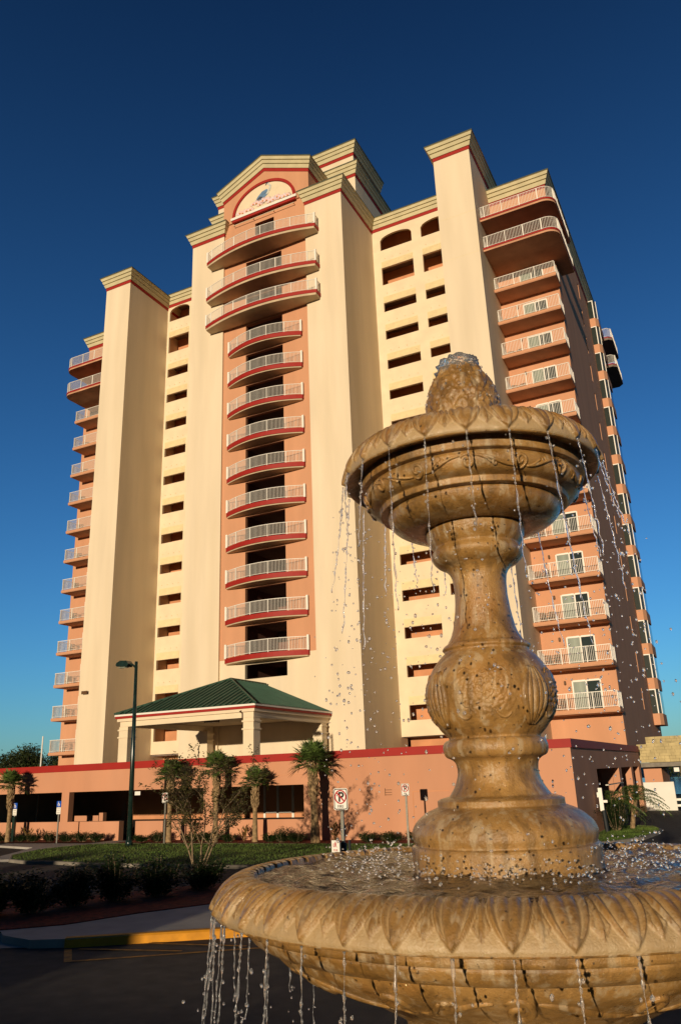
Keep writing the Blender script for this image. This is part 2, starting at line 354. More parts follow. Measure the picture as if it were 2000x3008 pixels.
def railing(mb, pts, z, h=1.08, step=.125, post=1.65, bal=.012):
    """painted metal railing along a plan polyline"""
    P = [Vector((p[0], p[1], 0)) for p in pts]; up = Vector((0, 0, 1))
    seg = [(P[i + 1] - P[i]).length for i in range(len(P) - 1)]; tot = sum(seg)
    def at(s):
        for i, l in enumerate(seg):
            if s <= l or i == len(seg) - 1: return P[i] + (P[i + 1] - P[i]) * (s / l)
            s -= l
    for zz, r in ((h, .032), (.10, .024)): mb.tube([p + up * (z + zz) for p in P], r, 4)
    n = max(1, int(round(tot / step)))
    for i in range(1, n):
        p = at(tot * i / n); mb.box(p.x - bal, p.y - bal, z + .10, p.x + bal, p.y + bal, z + h)
    n = max(1, int(round(tot / post)))
    for i in range(n + 1):
        p = at(tot * i / n); mb.box(p.x - .032, p.y - .032, z, p.x + .032, p.y + .032, z + h + .02)

# ================================================================== GROUND
def sheet(name, polys, z, m): 
    mb = MB()
    for p in polys: mb.add([(x, y, z) for x, y in p], [tuple(range(len(p)))])
    return struct(mb.build(name, m, org=(0, 0, 0)))
sheet('ground', [[(-1500, -600), (1500, -600), (1500, 1800), (-1500, 1800)]], 0.0, 'ground')
sheet('parking_lot', [[(-80, -60), (60, -60), (60, 62), (-80, 62)]], 0.006, 'asphalt')
sheet('lake', [[(-60, 84), (160, 78), (200, 176), (-120, 182)]], 0.03, 'lake')
LAWN = [(-27.0, 24.2), (-25.6, 23.75), (-24.4, 23.85), (-22.3, 23.45), (-19.9, 23.4), (-15.8, 23.5), (-10.5, 24.3), (-9.2, 26.5), (-8.6, 30.6), (-11, 31.3),
        (-17.1, 31.2), (-23.3, 31.1), (-27.5, 31.1), (-29.0, 30.6), (-29.6, 28.5), (-28.6, 25.7)]
RLAWN = [(-6.3, 31.5), (-5.2, 32.6), (-4.35, 34.4), (-4.05, 37.2), (-4.1, 38.5), (-4.55, 40.1), (-5.2, 40.6), (-6.3, 40.6), (-6.3, 36), (-9, 32.4)]
def raised(name, poly, z, m, kw=.10):
    c = Vector((sum(p[0] for p in poly) / len(poly), sum(p[1] for p in poly) / len(poly)))
    mb = MB(); mb.add([(x, y, z) for x, y in poly], [tuple(range(len(poly)))]); struct(mb.build(name, m, org=(0, 0, 0)))
    k = MB(); n = len(poly)
    sweep(k, [(x, y, 0) for x, y in poly], [(0, 0), (kw, 0), (kw - .02, z - .01), (kw - .05, z + .01), (0, z + .012)], closed=True)
    return struct(k.build('kerb', 'kerb', org=(0, 0, 0)))
raised('lawn', LAWN, 0.11, 'soil'); raised('lawn', RLAWN, 0.11, 'soil')
def inpoly(x, y, P):
    r = False; j = len(P) - 1
    for i in range(len(P)):
        if (P[i][1] > y) != (P[j][1] > y) and x < (P[j][0] - P[i][0]) * (y - P[i][1]) / (P[j][1] - P[i][1]) + P[i][0]: r = not r
        j = i
    return r
def grass(poly, n, seed):
    rn = random.Random(seed); mb = MB(); xs = [p[0] for p in poly]; ys = [p[1] for p in poly]
    while n > 0:
        x, y = rn.uniform(min(xs), max(xs)), rn.uniform(min(ys), max(ys))
        if not inpoly(x, y, poly): continue
        n -= 1; h = rn.uniform(.025, .06); a = rn.uniform(0, pi); w = .011; lx, ly = rn.gauss(0, .02), rn.gauss(0, .02)
        mb.add([(x - w * cos(a), y - w * sin(a), .11), (x + w * cos(a), y + w * sin(a), .11), (x + lx, y + ly, .11 + h)], [(0, 1, 2)])
    return tag(mb.build('grass', 'grass', org=(0, 0, .11)), 'short mown green grass covering the lawn islands', 'grass', kind='stuff')
g1 = grass(LAWN, 26000, 1); g2 = grass(RLAWN, 9000, 2)
# mulch strip along the garage, walkway, planting bed, pavement
sheet('mulch_bed', [[(-44, 31.3), (-29.6, 31.3), (-29.6, 32.79), (-44, 32.79)], [(-28.0, 31.1), (-17, 31.1), (-8.8, 31.3), (-8.8, 32.79), (-28.0, 32.79)]], 0.125, 'mulch')
wk = MB(); wk.prism([(-34.6, 30.0), (-31.0, 29.0), (-29.6, 26.6), (-28.9, 25.3), (-27.6, 24.1), (-27.1, 24.3), (-28.8, 25.9), (-29.9, 28.4), (-29.25, 30.8), (-28.05, 31.3), (-28.05, 32.75), (-29.5, 32.75), (-29.7, 31.2), (-35, 31.0)], 0.0, 0.10)
struct(wk.build('walkway', 'concrete', org=(0, 0, 0)))
SIDE = [(-12.4, 11.7), (-11.71, 11.98), (-9.2, 13.65), (-4.6, 16.7), (-4.2, 19.5), (-8.6, 20.2), (-10.4, 18.3), (-11.51, 15.99), (-12.3, 14.64), (-12.91, 13.07), (-13.8, 12.25), (-13.3, 11.9)]
sheet('ramp', [[(-20, 8.1), (-13.05, 11.45), (-12.38, 11.75), (-13.3, 11.95), (-13.8, 12.25), (-20.2, 9.2)]], 0.02, 'concrete')
s_ = MB(); s_.prism(SIDE, 0.0, 0.15); struct(s_.build('pavement', 'concrete', org=(0, 0, 0)))
BED = [(-20.2, 9.2), (-13.8, 12.25), (-12.91, 13.07), (-12.3, 14.64), (-11.51, 15.99), (-10.4, 18.3), (-11.3, 19.9), (-12.9, 19.5), (-13.9, 18.5), (-15.2, 16.6), (-17, 14.9), (-20.5, 12.4)]
b_ = MB(); b_.prism(BED, 0.0, 0.17); struct(b_.build('planting_bed', 'mulch', org=(0, 0, 0)))
yk = MB(); sweep(yk, [(-11.78, 11.96, 0), (-9.2, 13.65, 0), (-4.6, 16.7, 0)], [(0.0, 0), (.05, 0), (.03, .13), (0.0, .162), (-.16, .162), (-.16, 0)])
struct(yk.build('yellow_kerb', 'yellow', org=(0, 0, 0)))
yl = MB()
def line(a, b, w=.10, z=.012):
    a, b = Vector(a), Vector(b); d = (b - a).normalized(); n = Vector((-d.y, d.x)) * w / 2
    yl.add([(a.x + n.x, a.y + n.y, z), (a.x - n.x, a.y - n.y, z), (b.x - n.x, b.y - n.y, z), (b.x + n.x, b.y + n.y, z)], [(0, 3, 2, 1)])
line((-10.8, 11.06), (-11.6, 11.86), .13, .012); line((-10.8, 11.08), (-8.25, 12.88), .10, .016); line((-8.25, 12.88), (-4, 15.8), .10, .012)
line((-11.38, 11.9), (-9.4, 12.30), .09, .020); line((-10.44, 12.66), (-8.5, 12.95), .09, .024)
struct(yl.build('painted_lines', 'yline', org=(0, 0, 0)))

# ================================================================== TOWER
CX = -34.25
tower = thing('apartment_tower', (CX, 55, 3.2), 'tall cream and salmon apartment tower with curved red balconies and khaki stepped cornices', 'building')
FLO = 3.26
# --- centre piers
for x0, x1 in ((-42.91, -38.97), (-29.53, -25.59)):
    mb = MB(); mb.box(x0, 55, 3.0, x1, 63.5, 56.35); mb.build('pier', 'cream', tower)
# side stair towers
for x0, x1, zt, yb in ((-54.58, -51.22, 55.1, 63.5), (-16.25, -12.93, 55.6, 66.0)):
    mb = MB(); mb.box(x0, 55, 3.0, x1, yb, zt); mb.build('stair_tower', 'cream', tower)
    e = .001
    cornice([(x0, yb, zt - .35), (x0, 55, zt - .35), (x1, 55, zt - .35), (x1, yb, zt - .35)], tower)
# centre pier cornices (each wraps its pier)
cornice([(-42.91, 61.5, 56.0), (-42.91, 55, 56.0), (-38.97, 55, 56.0), (-38.97, 57.0, 56.0)], tower)
cornice([(-29.53, 57.0, 56.0), (-29.53, 55, 56.0), (-25.59, 55, 56.0), (-25.59, 63.5, 56.0)], tower)
# --- salmon centre bay with lift lobby openings
BZ = [12.45 + FLO * i for i in range(10)]        # slab tops of the ten small balconies
holes = [(-36.42, -32.33, 10.62, 11.80)] + [(-36.42, -32.33, z, z + 2.62) for z in BZ]
holes += [(-36.42, -32.33, 45.05, 47.45), (-36.42, -32.33, 48.3, 51.62), (-35.35, -33.15, 52.5, 55.95)]
mb = MB(); panel(mb, -38.968, -29.532, 12.38, 57.2, 55.2, .35, holes); mb.build('bay_wall', 'pink', tower)
mb = MB(); panel(mb, -38.968, -29.532, 3.0, 12.378, 55.2, .35, holes); mb.build('bay_wall', 'cream', tower)
mb = MB()
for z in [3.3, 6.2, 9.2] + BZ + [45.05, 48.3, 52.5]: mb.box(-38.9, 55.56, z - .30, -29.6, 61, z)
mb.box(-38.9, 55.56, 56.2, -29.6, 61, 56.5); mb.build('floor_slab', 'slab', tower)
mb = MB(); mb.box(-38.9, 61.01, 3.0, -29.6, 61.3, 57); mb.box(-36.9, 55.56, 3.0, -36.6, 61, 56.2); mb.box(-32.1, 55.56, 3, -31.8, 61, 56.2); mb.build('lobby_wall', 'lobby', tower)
for z in BZ:
    mb = MB(); mb.lathe([(0, z + 2.86), (.16, z + 2.86), (.18, z + 2.95)], -33.6, 58.0, 12); mb.build('ceiling_lamp', 'white', tower)
# --- gable over the centre bay
GL, GR, GZ, GA = -39.08, -29.06, 59.98, 62.25
mb = MB(); mb.prismy([(GL, 56.95), (GR, 56.95), (GR, GZ), (-34.15, GA), (GL, GZ)], 55.04, 62.0); gable = mb.build('gable', 'pink', tower)
def gable_band(prof, name, mats, mis, parent):
    mb = MB(); pts = [(GL, GZ), (-34.15, GA), (GR, GZ)]; rows = []
    for i, (x, z) in enumerate(pts):
        row = []
        for o, u in prof:
            s = (GA - GZ) / (-34.15 - GL); c = 1 / sqrt(1 + s * s)
            if i == 1: row.append((x, 55.04 - o, z + u / c))
            else:
                sg = -1 if i == 0 else 1
                row.append((x + sg * o, 55.04 - o, z + u / c - o * s))
        rows.append(row)
    back = [[(GL - o, 62.0, rows[0][k][2]) for k, (o, u) in enumerate(prof)], [(GR + o, 62.0, rows[2][k][2]) for k, (o, u) in enumerate(prof)]]
    rows = [back[0]] + rows + [back[1]]; k = len(prof)
    for a, b in zip(rows[:-1], rows[1:]):
        for j in range(k): mb.add([a[j], b[j], b[(j + 1) % k], a[(j + 1) % k]], [(0, 1, 2, 3)], mis[j] if mis else 0)
    return mb.build(name, mats, parent)
gc = gable_band(CPROF, 'cornice', ['khaki', 'roofedge'], CMI, tower); gable_band(RPROF, 'red_band', 'red', None, gc)
mb = MB(); s = (GA - GZ) / (-34.15 - GL)
mb.prismy([(GL - .3, GZ + 1.0), (-34.15, GA + 1.32), (GR + .3, GZ + 1.0), (GR + .3, GZ + .9), (-34.15, GA + 1.2), (GL - .3, GZ + .9)], 54.9, 62.4); mb.build('gable_roof', 'roofedge', tower)
# mural in the lunette
AX, AZ, AA, AB = -34.2, 57.35, 3.42, 2.9
arc = [(AX + AA * cos(t), AZ + AB * sin(t)) for t in np.linspace(0, pi, 33)]
mb = MB(); mb.prismy(arc, 54.99, 55.03); mural = mb.build('mural', 'cream2', tower)
mb = MB(); prev = None
for t in np.linspace(0, pi, 33):
    a = (AX + AA * cos(t), AZ + AB * sin(t)); b = (AX + (AA + .3) * cos(t), AZ + (AB + .3) * sin(t))
    if prev: mb.prismy([prev[0], prev[1], b, a], 54.86, 55.03)
    prev = (a, b)
mb.build('arch_trim', 'red', mural)
mb = MB(); mb.box(AX - 3.85, 54.78, AZ - .30, AX + 3.85, 55.03, AZ - .02); mb.build('sill', 'white', mural)
mb = MB(); mb.box(AX - 3.7, 54.85, AZ - .55, AX + 3.7, 55.03, AZ - .31); mb.build('red_band', 'red', mural)
mb = MB(); mb.tube([(AX - 3.5, 54.86, AZ - .95), (AX + 3.5, 54.86, AZ - .95)], .035, 6)
for q in (-3.5, -1.2, 1.2, 3.5): mb.box(AX + q - .05, 54.86, AZ - 1.0, AX + q + .05, 55.03, AZ - .9)
mb.build('light_rail', 'cream2', mural)
def flat(mb, pts, y, mi=0): mb.prismy([(x, z) for x, z in pts], y, y + .012, mi)
mb = MB(); hx, hz = -34.25, 57.6
def H(p): return [(hx + a * 1.25, hz + .05 + b * .99) for a, b in p]
flat(mb, H([(-.75, .75), (-.55, 1.25), (-.1, 1.75), (.35, 1.85), (.5, 1.6), (.42, 1.15), (.1, .85), (-.35, .72), (-.75, .35)]), 54.97, 0)
flat(mb, H([(.25, 1.2), (.5, 1.7), (.62, 2.1), (.42, 2.35), (.30, 2.62), (.55, 2.72), (.62, 2.58), (.56, 2.42), (.80, 2.12), (.70, 1.6), (.48, 1.15)]), 54.955, 1)
flat(mb, H([(.28, 2.5), (.22, 2.30), (.34, 2.42), (.62, 2.62), (.40, 2.74)]), 54.94, 2)
flat(mb, H([(.55, 2.55), (1.15, 2.74), (.6, 2.72)]), 54.94, 3)
flat(mb, H([(-.15, .78), (-.06, .78), (-.02, .15), (-.1, .15)]), 54.97, 2); flat(mb, H([(.08, .85), (.16, .85), (.14, .15), (.06, .15)]), 54.97, 2)
flat(mb, H([(-.62, .9), (-.3, 1.2), (.0, 1.0), (-.4, .75), (-.72, .45)]), 54.958, 2)
mb.build('heron', ['paleblue', 'heronwhite', 'herondark', 'beak'], mural)
mb = MB(); rn = random.Random(5); layer = 0
for i in range(15):
    fx = AX - 2.85 + 5.7 * i / 14 + rn.uniform(-.1, .1); fz = AZ + .10 + rn.uniform(0, .55) * (1.2 if 3 < i < 12 else .4)
    n = 9; R = rn.uniform(.42, .66)
    for k in range(n):
        a = pi * (k + .5) / n + rn.uniform(-.1, .1)
        layer += 1
        flat(mb, [(fx, fz), (fx + R * .55 * cos(a - .22), fz + R * .55 * sin(a - .22)), (fx + R * cos(a), fz + R * sin(a)), (fx + R * .55 * cos(a + .22), fz + R * .55 * sin(a + .22))], 54.968 - .00035 * layer, rn.choice([0, 0, 1]))
    flat(mb, [(fx + .11 * cos(t), fz + .08 + .09 * sin(t)) for t in np.linspace(0, 2 * pi, 7)[:-1]], 54.895, 2)
mb.build('flowers', ['petalpink', 'petallilac', 'petalorange'], mural)
# --- penthouse blocks behind
mb = MB(); mb.box(-42.9, 58.9, 56, -25.72, 72, 61.3); mb.build('penthouse', 'cream', tower)
mb = MB(); mb.box(-42.7, 59.1, 61.3, -25.9, 66.0, 64.3); mb.build('penthouse', 'cream', tower)
cornice([(-42.9, 72, 60.95), (-42.9, 58.9, 60.95), (-25.72, 58.9, 60.95), (-25.72, 72, 60.95)], tower)
cornice([(-42.7, 65.9, 63.85), (-42.7, 59.1, 63.85), (-25.9, 59.1, 63.85), (-25.9, 65.9, 63.85)], tower)
mb = MB(); mb.box(-42.6, 59.2, 65.0, -26, 65.9, 65.1); mb.box(-42.8, 59, 62.0, -25.8, 71.9, 62.1); mb.build('roof', 'roofedge', tower)
# --- recessed cream walls with walkway openings
def louver(mb, x0, x1, z0, z1, y, slats=8):
    mb.box(x0, y - .02, z0, x1, y - .002, z1)
    for part in ((x0 + .03, (x0 + x1) / 2 - .03), ((x0 + x1) / 2 + .03, x1 - .03)):
        for i in range(slats):
            z = z0 + .04 + (z1 - z0 - .08) * i / slats
            mb.add([(part[0], y - .022, z + .080), (part[1], y - .022, z + .080), (part[1], y - .034, z + .022), (part[0], y - .034, z + .022), (part[0], y - .021, z + .020), (part[1], y - .021, z + .020)], [(0, 1, 2, 3), (3, 2, 5, 4)])
def recess(x0, x1, cols, y, zb, ztop, dz):
    rows = [(6.9 + dz, 8.12 + dz)] + [(10.42 + dz + 3.256 * i, 11.40 + dz + 3.256 * i) for i in range(11)] + [(46.1 + dz, 47.12 + dz), (49.2 + dz, 51.22 + dz), (53.32 + dz, 55.1 + dz)]
    rows[11] = (42.98 + dz, 43.95 + dz)
    rows = [r for i, r in enumerate(rows)]
    hs = [(a, b, r0, r1) for a, b in cols for r0, r1 in rows]
    mb = MB(); panel(mb, x0, x1, zb, ztop, y, .25, hs)
    for a, b in cols:                                    # segmental arch on the top row
        zt = rows[-1][1]; r = (b - a) / 2; rise = .62
        for sgn in (0, 1):
            pts = []
            for t in np.linspace(0, 1, 9):
                u = t * r; zz = zt - rise * (1 - sqrt(max(0, 1 - (1 - t) ** 2)))
                pts.append((a + u, zz) if sgn == 0 else (b - u, zz))
            corner = (a, zt) if sgn == 0 else (b, zt)
            for p, q in zip(pts[:-1], pts[1:]):
                tri = [corner, p, q] if sgn else [corner, q, p]
                mb.prismy(tri, y + .003, y + .24)
    mb.build('recess_wall', 'cream2', tower)
    mb = MB(); mb.box(x0, y + 1.95, zb - 2.5, x1, y + 2.2, ztop); mb.build('corridor_wall', 'inside', tower)
    mb = MB()
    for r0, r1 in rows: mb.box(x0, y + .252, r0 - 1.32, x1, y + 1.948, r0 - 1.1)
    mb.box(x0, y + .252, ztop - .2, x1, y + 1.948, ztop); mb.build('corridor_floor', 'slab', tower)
    first = {}
    for ci, (a, b) in enumerate(cols):
        for i, (r0, r1) in enumerate(rows[:-1]):
            if ci not in first:
                mb = MB(); louver(mb, a, b, r1 + .03, r1 + .72, y)
                for k in range(4): mb.box(a + (b - a) * (.12 + .25 * k) - .03, y - .06, r1 + 1.02, a + (b - a) * (.12 + .25 * k) + .03, y - .001, r1 + 1.08)
                first[ci] = (mb.build('louver', 'louver', tower, org=(a, y, r1)), r1)
            else: dup(first[ci][0], tower, (a, y, r1))
recess(-25.588, -16.252, [(-24.75, -21.33), (-20.33, -16.95)], 62.2, 5.62, 56.6, 0.0)
recess(-51.218, -42.912, [(-50.95, -48.15), (-47.3, -43.9)], 61.4, 5.3, 55.7, -.42)
cornice([(-25.588, 62.2, 56.1), (-16.252, 62.2, 56.1)], tower, sc=.95)
cornice([(-51.218, 61.4, 55.1), (-42.912, 61.4, 55.1)], tower, sc=.95)
# --- wings
mb = MB()
slh = [(75.2, 75.75, z - .95, z + .95) for z in [8.3 + FLO * i for i in range(14)]]
panel(mb, 60.6, 87.5, 3.0, 53.3, -7.75, -.35, slh, axis='y')
mb.build('end_wall', 'pink', tower)
mb = MB(); mb.box(-12.93, 60.6, 3.0, -8.1, 87.5, 53.3); mb.build('wing', 'pink', tower)
mb = MB(); mb.box(-8.02, 60.6, 3, -7.76, 60.61, 53.3)
mb = MB(); mb.box(-62.25, 60.6, 3.0, -54.58, 76, 52.7); mb.build('wing', 'pink', tower)
mb = MB(); mb.box(-60, 66, 3, -9, 80, 53); mb.build('core', 'pink', tower)
cornice([(-12.93, 60.6, 53.1), (-7.75, 60.6, 53.1), (-7.75, 87.5, 53.1), (-20, 87.5, 53.1)], tower)
cornice([(-62.25, 76, 52.45), (-62.25, 60.6, 52.45), (-54.58, 60.6, 52.45)], tower)
mb = MB(); mb.box(-12.9, 60.7, 54.2, -7.9, 87.4, 54.3); mb.box(-62.2, 60.7, 53.5, -54.6, 76, 53.6); mb.build('roof', 'roofedge', tower)
# bay windows on the end wall
bay0 = None
for i in range(14):
    z = 6.25 + 3.35 * i
    if bay0 is None:
        P = [(-7.748, 82), (-7.15, 82), (-6.87, 82.5), (-6.87, 86), (-7.748, 86)]
        mb = MB(); mb.prism(P, z, z + 1.05); bay0 = mb.build('bay_window', 'pink', tower, org=(-7.748, 82, z))
        Q = [(-7.74, 82.05), (-7.2, 82.05), (-6.95, 82.5), (-6.95, 85.95), (-7.74, 85.95)]
        mb = MB(); mb.prism(Q, z + 1.051, z + 3.349); mb.build('glass', 'glass', bay0)
        mb = MB(); mb.box(-7.25, 82.0, z + 1.052, -7.15, 82.06, z + 3.348); mb.box(-6.93, 82.45, z + 1.052, -6.87, 82.55, z + 3.348); mb.box(-7.74, 82.0, z + 3.25, -7.26, 82.06, z + 3.348); mb.build('frame', 'white', bay0)
        zb0 = z
    else: dup(bay0, tower, (-7.748, 82, z))
# --- sliding doors (left leaf curtained, right leaf dark)
def door(x0, x1, z0, z1, y):
    mb = MB(); xm = (x0 + x1) / 2
    for a, b in ((x0 - .07, x0 + .03), (xm - .05, xm + .05), (x1 - .03, x1 + .07)): mb.box(a, y - .06, z0, b, y - .001, z1)
    mb.box(x0 + .03, y - .06, z1 - .08, xm - .05, y - .001, z1 + .05); mb.box(xm + .05, y - .06, z1 - .08, x1 - .03, y - .001, z1 + .05)
    d = mb.build('door', 'white', tower, org=(x0, y, z0))
    mb = MB(); mb.box(x0 + .03, y - .03, z0, xm - .05, y - .002, z1 - .08); mb.build('pane', 'curtain', d)
    mb = MB(); mb.box(xm + .05, y - .03, z0, x1 - .03, y - .002, z1 - .08); mb.build('pane', 'glass', d)
    return d
RZ = [6.62 + 3.257 * i for i in range(12)]        # right-wing balcony floors
LZ = [5.95 + FLO * i for i in range(12)]          # left-wing balcony floors
d0 = door(-10.95, -8.98, RZ[0], RZ[0] + 2.2, 60.6)
for z in RZ[1:]: dup(d0, tower, (-10.95, 60.6, z))
for z in LZ: dup(d0, tower, (-57.8, 60.6, z))
for z in LZ: dup(d0, tower, (-60.05, 60.6, z))
def arch_door(x0, x1, z0, z1, y):
    mb = MB(); c = (x0 + x1) / 2; r = (x1 - x0) / 2
    out = [(c + r * cos(t), z1 + r * .75 * sin(t)) for t in np.linspace(0, pi, 15)] + [(x0, z0), (x1, z0)]
    mb.prismy(out, y - .02, y - .002); return mb.build('arched_door', 'glass', tower)
arch_door(-11.2, -8.9, 48.0, 50.0, 60.6)
mb = MB(); mb.box(-12.4, 60.575, 45.95, -8.3, 60.598, 47.2); mb.build('window', 'glass', tower)
sc0 = None
for z in RZ:
    if sc0 is None:
        mb = MB(); mb.tube([(-11.5, 60.50, z + 1.95), (-11.5, 60.50, z + 2.0), (-11.5, 60.5, z + 2.2), (-11.5, 60.5, z + 2.25)], [.05, .085, .085, .05], 8); mb.box(-11.55, 60.5, z + 2.05, -11.45, 60.599, z + 2.15)
        sc0 = mb.build('wall_lamp', 'bronze', tower, org=(-11.5, 60.6, z)); zz0 = z
    else: dup(sc0, tower, (-11.5, 60.6, z))
# --- balconies
def bal_slab(poly, z, th, mats, fascia=None, inset=.05, top=.12):
    """slab with its painted fascia band; fascia = (material, height)"""
    mb = MB(); mb.prism(poly, z - th, z); b = mb.build('balcony', mats, tower, org=(poly[0][0], poly[0][1], z)); return b
# centre: small, convex front
def arc_front(hw, yt, yf, yb, n=16):
    pts = []
    for t in np.linspace(-1, 1, n): pts.append((CX + hw * t, yt - (yt - yf) * (1 - t * t)))
    return pts
def centre_balcony(hw, yt, yf, yb, z, fh, sh):
    F = arc_front(hw, yt, yf, yb); poly = F + [(CX + hw, yb), (CX - hw, yb)]
    mb = MB(); mb.prism(poly, z - fh, z); b = mb.build('balcony', 'red', tower, org=(CX, yb, z))
    G = arc_front(hw - .08, yt, yf + .08, yb); mb = MB(); mb.prism(G + [(CX + hw - .08, yb), (CX - hw + .08, yb)], z - fh - sh, z - fh); mb.build('soffit', 'soffit2', b)
    G = arc_front(hw - .07, yt, yf + .07, yb); mb = MB()
    railing(mb, [(CX - hw + .07, yb - .02)] + G + [(CX + hw - .07, yb - .02)], z); mb.build('railing', 'white', b)
    mb = MB()
    for sg in (-1, 1):
        mb = MB(); mb.box(CX + sg * (hw - .05) - .09, yt - .02, z, CX + sg * (hw - .05) + .09, yt + .14, z + 1.22); mb.build('post', 'white', b)
    return b
cb = centre_balcony(4.05, 54.95, 53.85, 55.198, BZ[0], .40, .10)
for z in BZ[1:]: dup(cb, tower, (CX, 55.198, z))
cl = None
for z in (45.1, 48.25, 52.45):
    if cl is None: cl = centre_balcony(6.2, 54.15, 53.05, 54.998, z, .34, .22)
    else: dup(cl, tower, (CX, 54.998, z))
for z in (45.1, 48.25, 52.45):
    mb = MB(); mb.box(-38.96, 55.0, z - .5, -29.54, 55.198, z - .01); mb.build('balcony_landing', 'soffit2', tower)
# right wing
def wing_balcony(x0, x1, yf, yb, z, right=True):
    mb = MB(); mb.box(x0, yf, z - .24, x1, yb, z); b = mb.build('balcony', 'pink', tower, org=(x0, yb, z))
    mb = MB(); mb.box(x0 + .03, yf + .03, z - .30, x1 - .03, yb, z - .241); mb.build('soffit', 'soffit', b)
    mb = MB(); e = .06
    railing(mb, [(x0 + e, yb - .03), (x0 + e, yf + e), (x1 - e, yf + e), (x1 - e, yb - .03)], z, 1.15, .125, 1.75)
    mb.build('railing', 'white', b); return b
rb = wing_balcony(-12.92, -7.60, 58.6, 60.598, RZ[0])
for z in RZ[1:]: dup(rb, tower, (-12.92, 60.598, z))
lb = wing_balcony(-61.65, -54.60, 58.6, 60.598, LZ[0])
for z in LZ[1:]: dup(lb, tower, (-61.65, 60.598, z))
def big_balcony(z, m):
    """large rounded corner balcony; m = +1 right wing, -1 left wing (mirrored)"""
    if m > 0: xi, xo, yb = -12.92, -6.55, 60.598
    else: xi, xo, yb = -54.60, -61.15, 60.598
    r = 1.1; yf = 56.2 if m > 0 else 56.0; s = 1 if m > 0 else -1
    path = [(xi, yf)] + [(xo - s * r + s * r * sin(t), yf + r - r * cos(t)) for t in np.linspace(0, pi / 2, 9)] + [(xo, yb + (2.6 if m > 0 else 0))]
    poly = path + ([(-7.74, yb + 2.6), (-7.74, yb), (xi, yb)] if m > 0 else [(xi, yb)])
    if m < 0: poly = poly[::-1]
    mb = MB(); mb.prism(poly, z - .16, z); b = mb.build('balcony', 'red', tower, org=(xi, yb, z))
    mb = MB()
    ins = [(xi, yf + .05)] + [(xo - s * r + s * (r - .05) * sin(t), yf + r - (r - .05) * cos(t)) for t in np.linspace(0, pi / 2, 9)] + [(xo - s * .05, yb + (2.55 if m > 0 else 0))]
    pol2 = ins + ([(-7.74, yb + 2.55), (-7.74, yb), (xi, yb)] if m > 0 else [(xi, yb)])
    mb.prism(pol2 if m > 0 else pol2[::-1], z - .34, z - .161); mb.build('soffit', 'soffit', b)
    mb = MB(); rp = [(xi + s * .07, yf + .07)] + [(xo - s * r + s * (r - .07) * sin(t), yf + r - (r - .07) * cos(t)) for t in np.linspace(0, pi / 2, 9)] + [(xo - s * .07, yb + (2.5 if m > 0 else -.03))]
    railing(mb, [(xi + s * .07, yb - .05)] + rp, z, 1.12, .125, 1.6); mb.build('railing', 'white', b); return b
for z in (45.2, 48.3): big_balcony(z, 1)
for z in (44.0, 47.1): big_balcony(z, -1)
# far balconies at the back corner of the end wall
for z in (47.6, 51.2):
    P = [(-8.5, 87.6), (-6.55, 87.6), (-6.1, 88.1), (-6.1, 93.0), (-6.6, 93.6), (-8.5, 93.6)]
    mb = MB(); mb.prism(P, z - .12, z); b = mb.build('balcony', 'red', tower, org=(-8.5, 87.6, z))
    mb = MB(); mb.prism([(x, y + (.03 if y < 88 else -.03)) for x, y in P], z - .4, z - .121); mb.build('soffit', 'slab', b)
    mb = MB(); railing(mb, [(-7.7, 87.65), (-6.57, 87.65), (-6.15, 88.12), (-6.15, 93.0)], z, 1.15, .13, 1.8); mb.build('railing', 'white', b)
mb = MB(); mb.box(-14, 87.6, 3, -8.3, 94, 53); mb.build('wing', 'pink', tower)
# flood light on the left stair tower
mb = MB(); mb.box(-54.0, 54.72, 10.72, -53.35, 54.85, 11.0); mb.box(-53.8, 54.85, 10.75, -53.55, 54.999, 10.9); mb.build('flood_light', 'bronze', tower)
# wall seam lines on the stair tower
for z in (44.2, 48.4):
    mb = MB(); mb.box(-16.1, 54.996, z, -13.0, 54.9995, z + .03); mb.build('wall_joint', 'louver', tower)

# --- patio chairs on the wing balconies
ORD = ['lowest', 'second lowest', 'third lowest', 'fourth lowest', 'fifth lowest', 'sixth lowest', 'seventh lowest', 'eighth lowest', 'ninth lowest', 'tenth lowest', 'eleventh lowest', 'twelfth lowest']
def chair_mesh(mb):
    for sx in (-1, 1):
        for sy in (-1, 1): mb.box(sx * .22 - .018, sy * .22 - .018, 0, sx * .22 + .018, sy * .22 + .018, .42 if sy < 0 else .9)
        mb.box(sx * .24 - .02, -.22, .62, sx * .24 + .02, .22, .66)
    mb.box(-.24, -.24, .42, .24, .24, .46)
    for k in range(5): mb.box(-.2 + k * .1 - .02, .21, .46, -.2 + k * .1 + .02, .235, .88)
    mb.box(-.24, .20, .86, .24, .245, .92); return mb
ch0 = None
for wing, zs, xs, y in (('right', RZ, (-12.35, -11.75), 59.7), ('left', LZ, (-60.6, -57.0), 59.6)):
    for i, z in enumerate(zs):
        if wing == 'right' and i in (5, 6): continue
        for k, x in enumerate(xs if wing == 'right' else xs[:1 + i % 2]):
            if ch0 is None:
                ch0 = chair_mesh(MB()).build('patio_chair', 'chair', org=(0, 0, 0)); c = ch0
            else: c = ch0.copy(); COL.objects.link(c)
            c.location = (x, y, z + .002); c.rotation_euler = (0, 0, (.25 if k == 0 else -.35) + .1 * (i % 3))
            tag(c, 'brown chair by the %s, %s %s wing balcony' % (('stair tower' if wing == 'right' else 'corner') if k == 0 else ('sliding door' if wing == 'right' else 'stair tower'), ORD[i], wing), 'chair', 'patio chairs on the wing balconies')

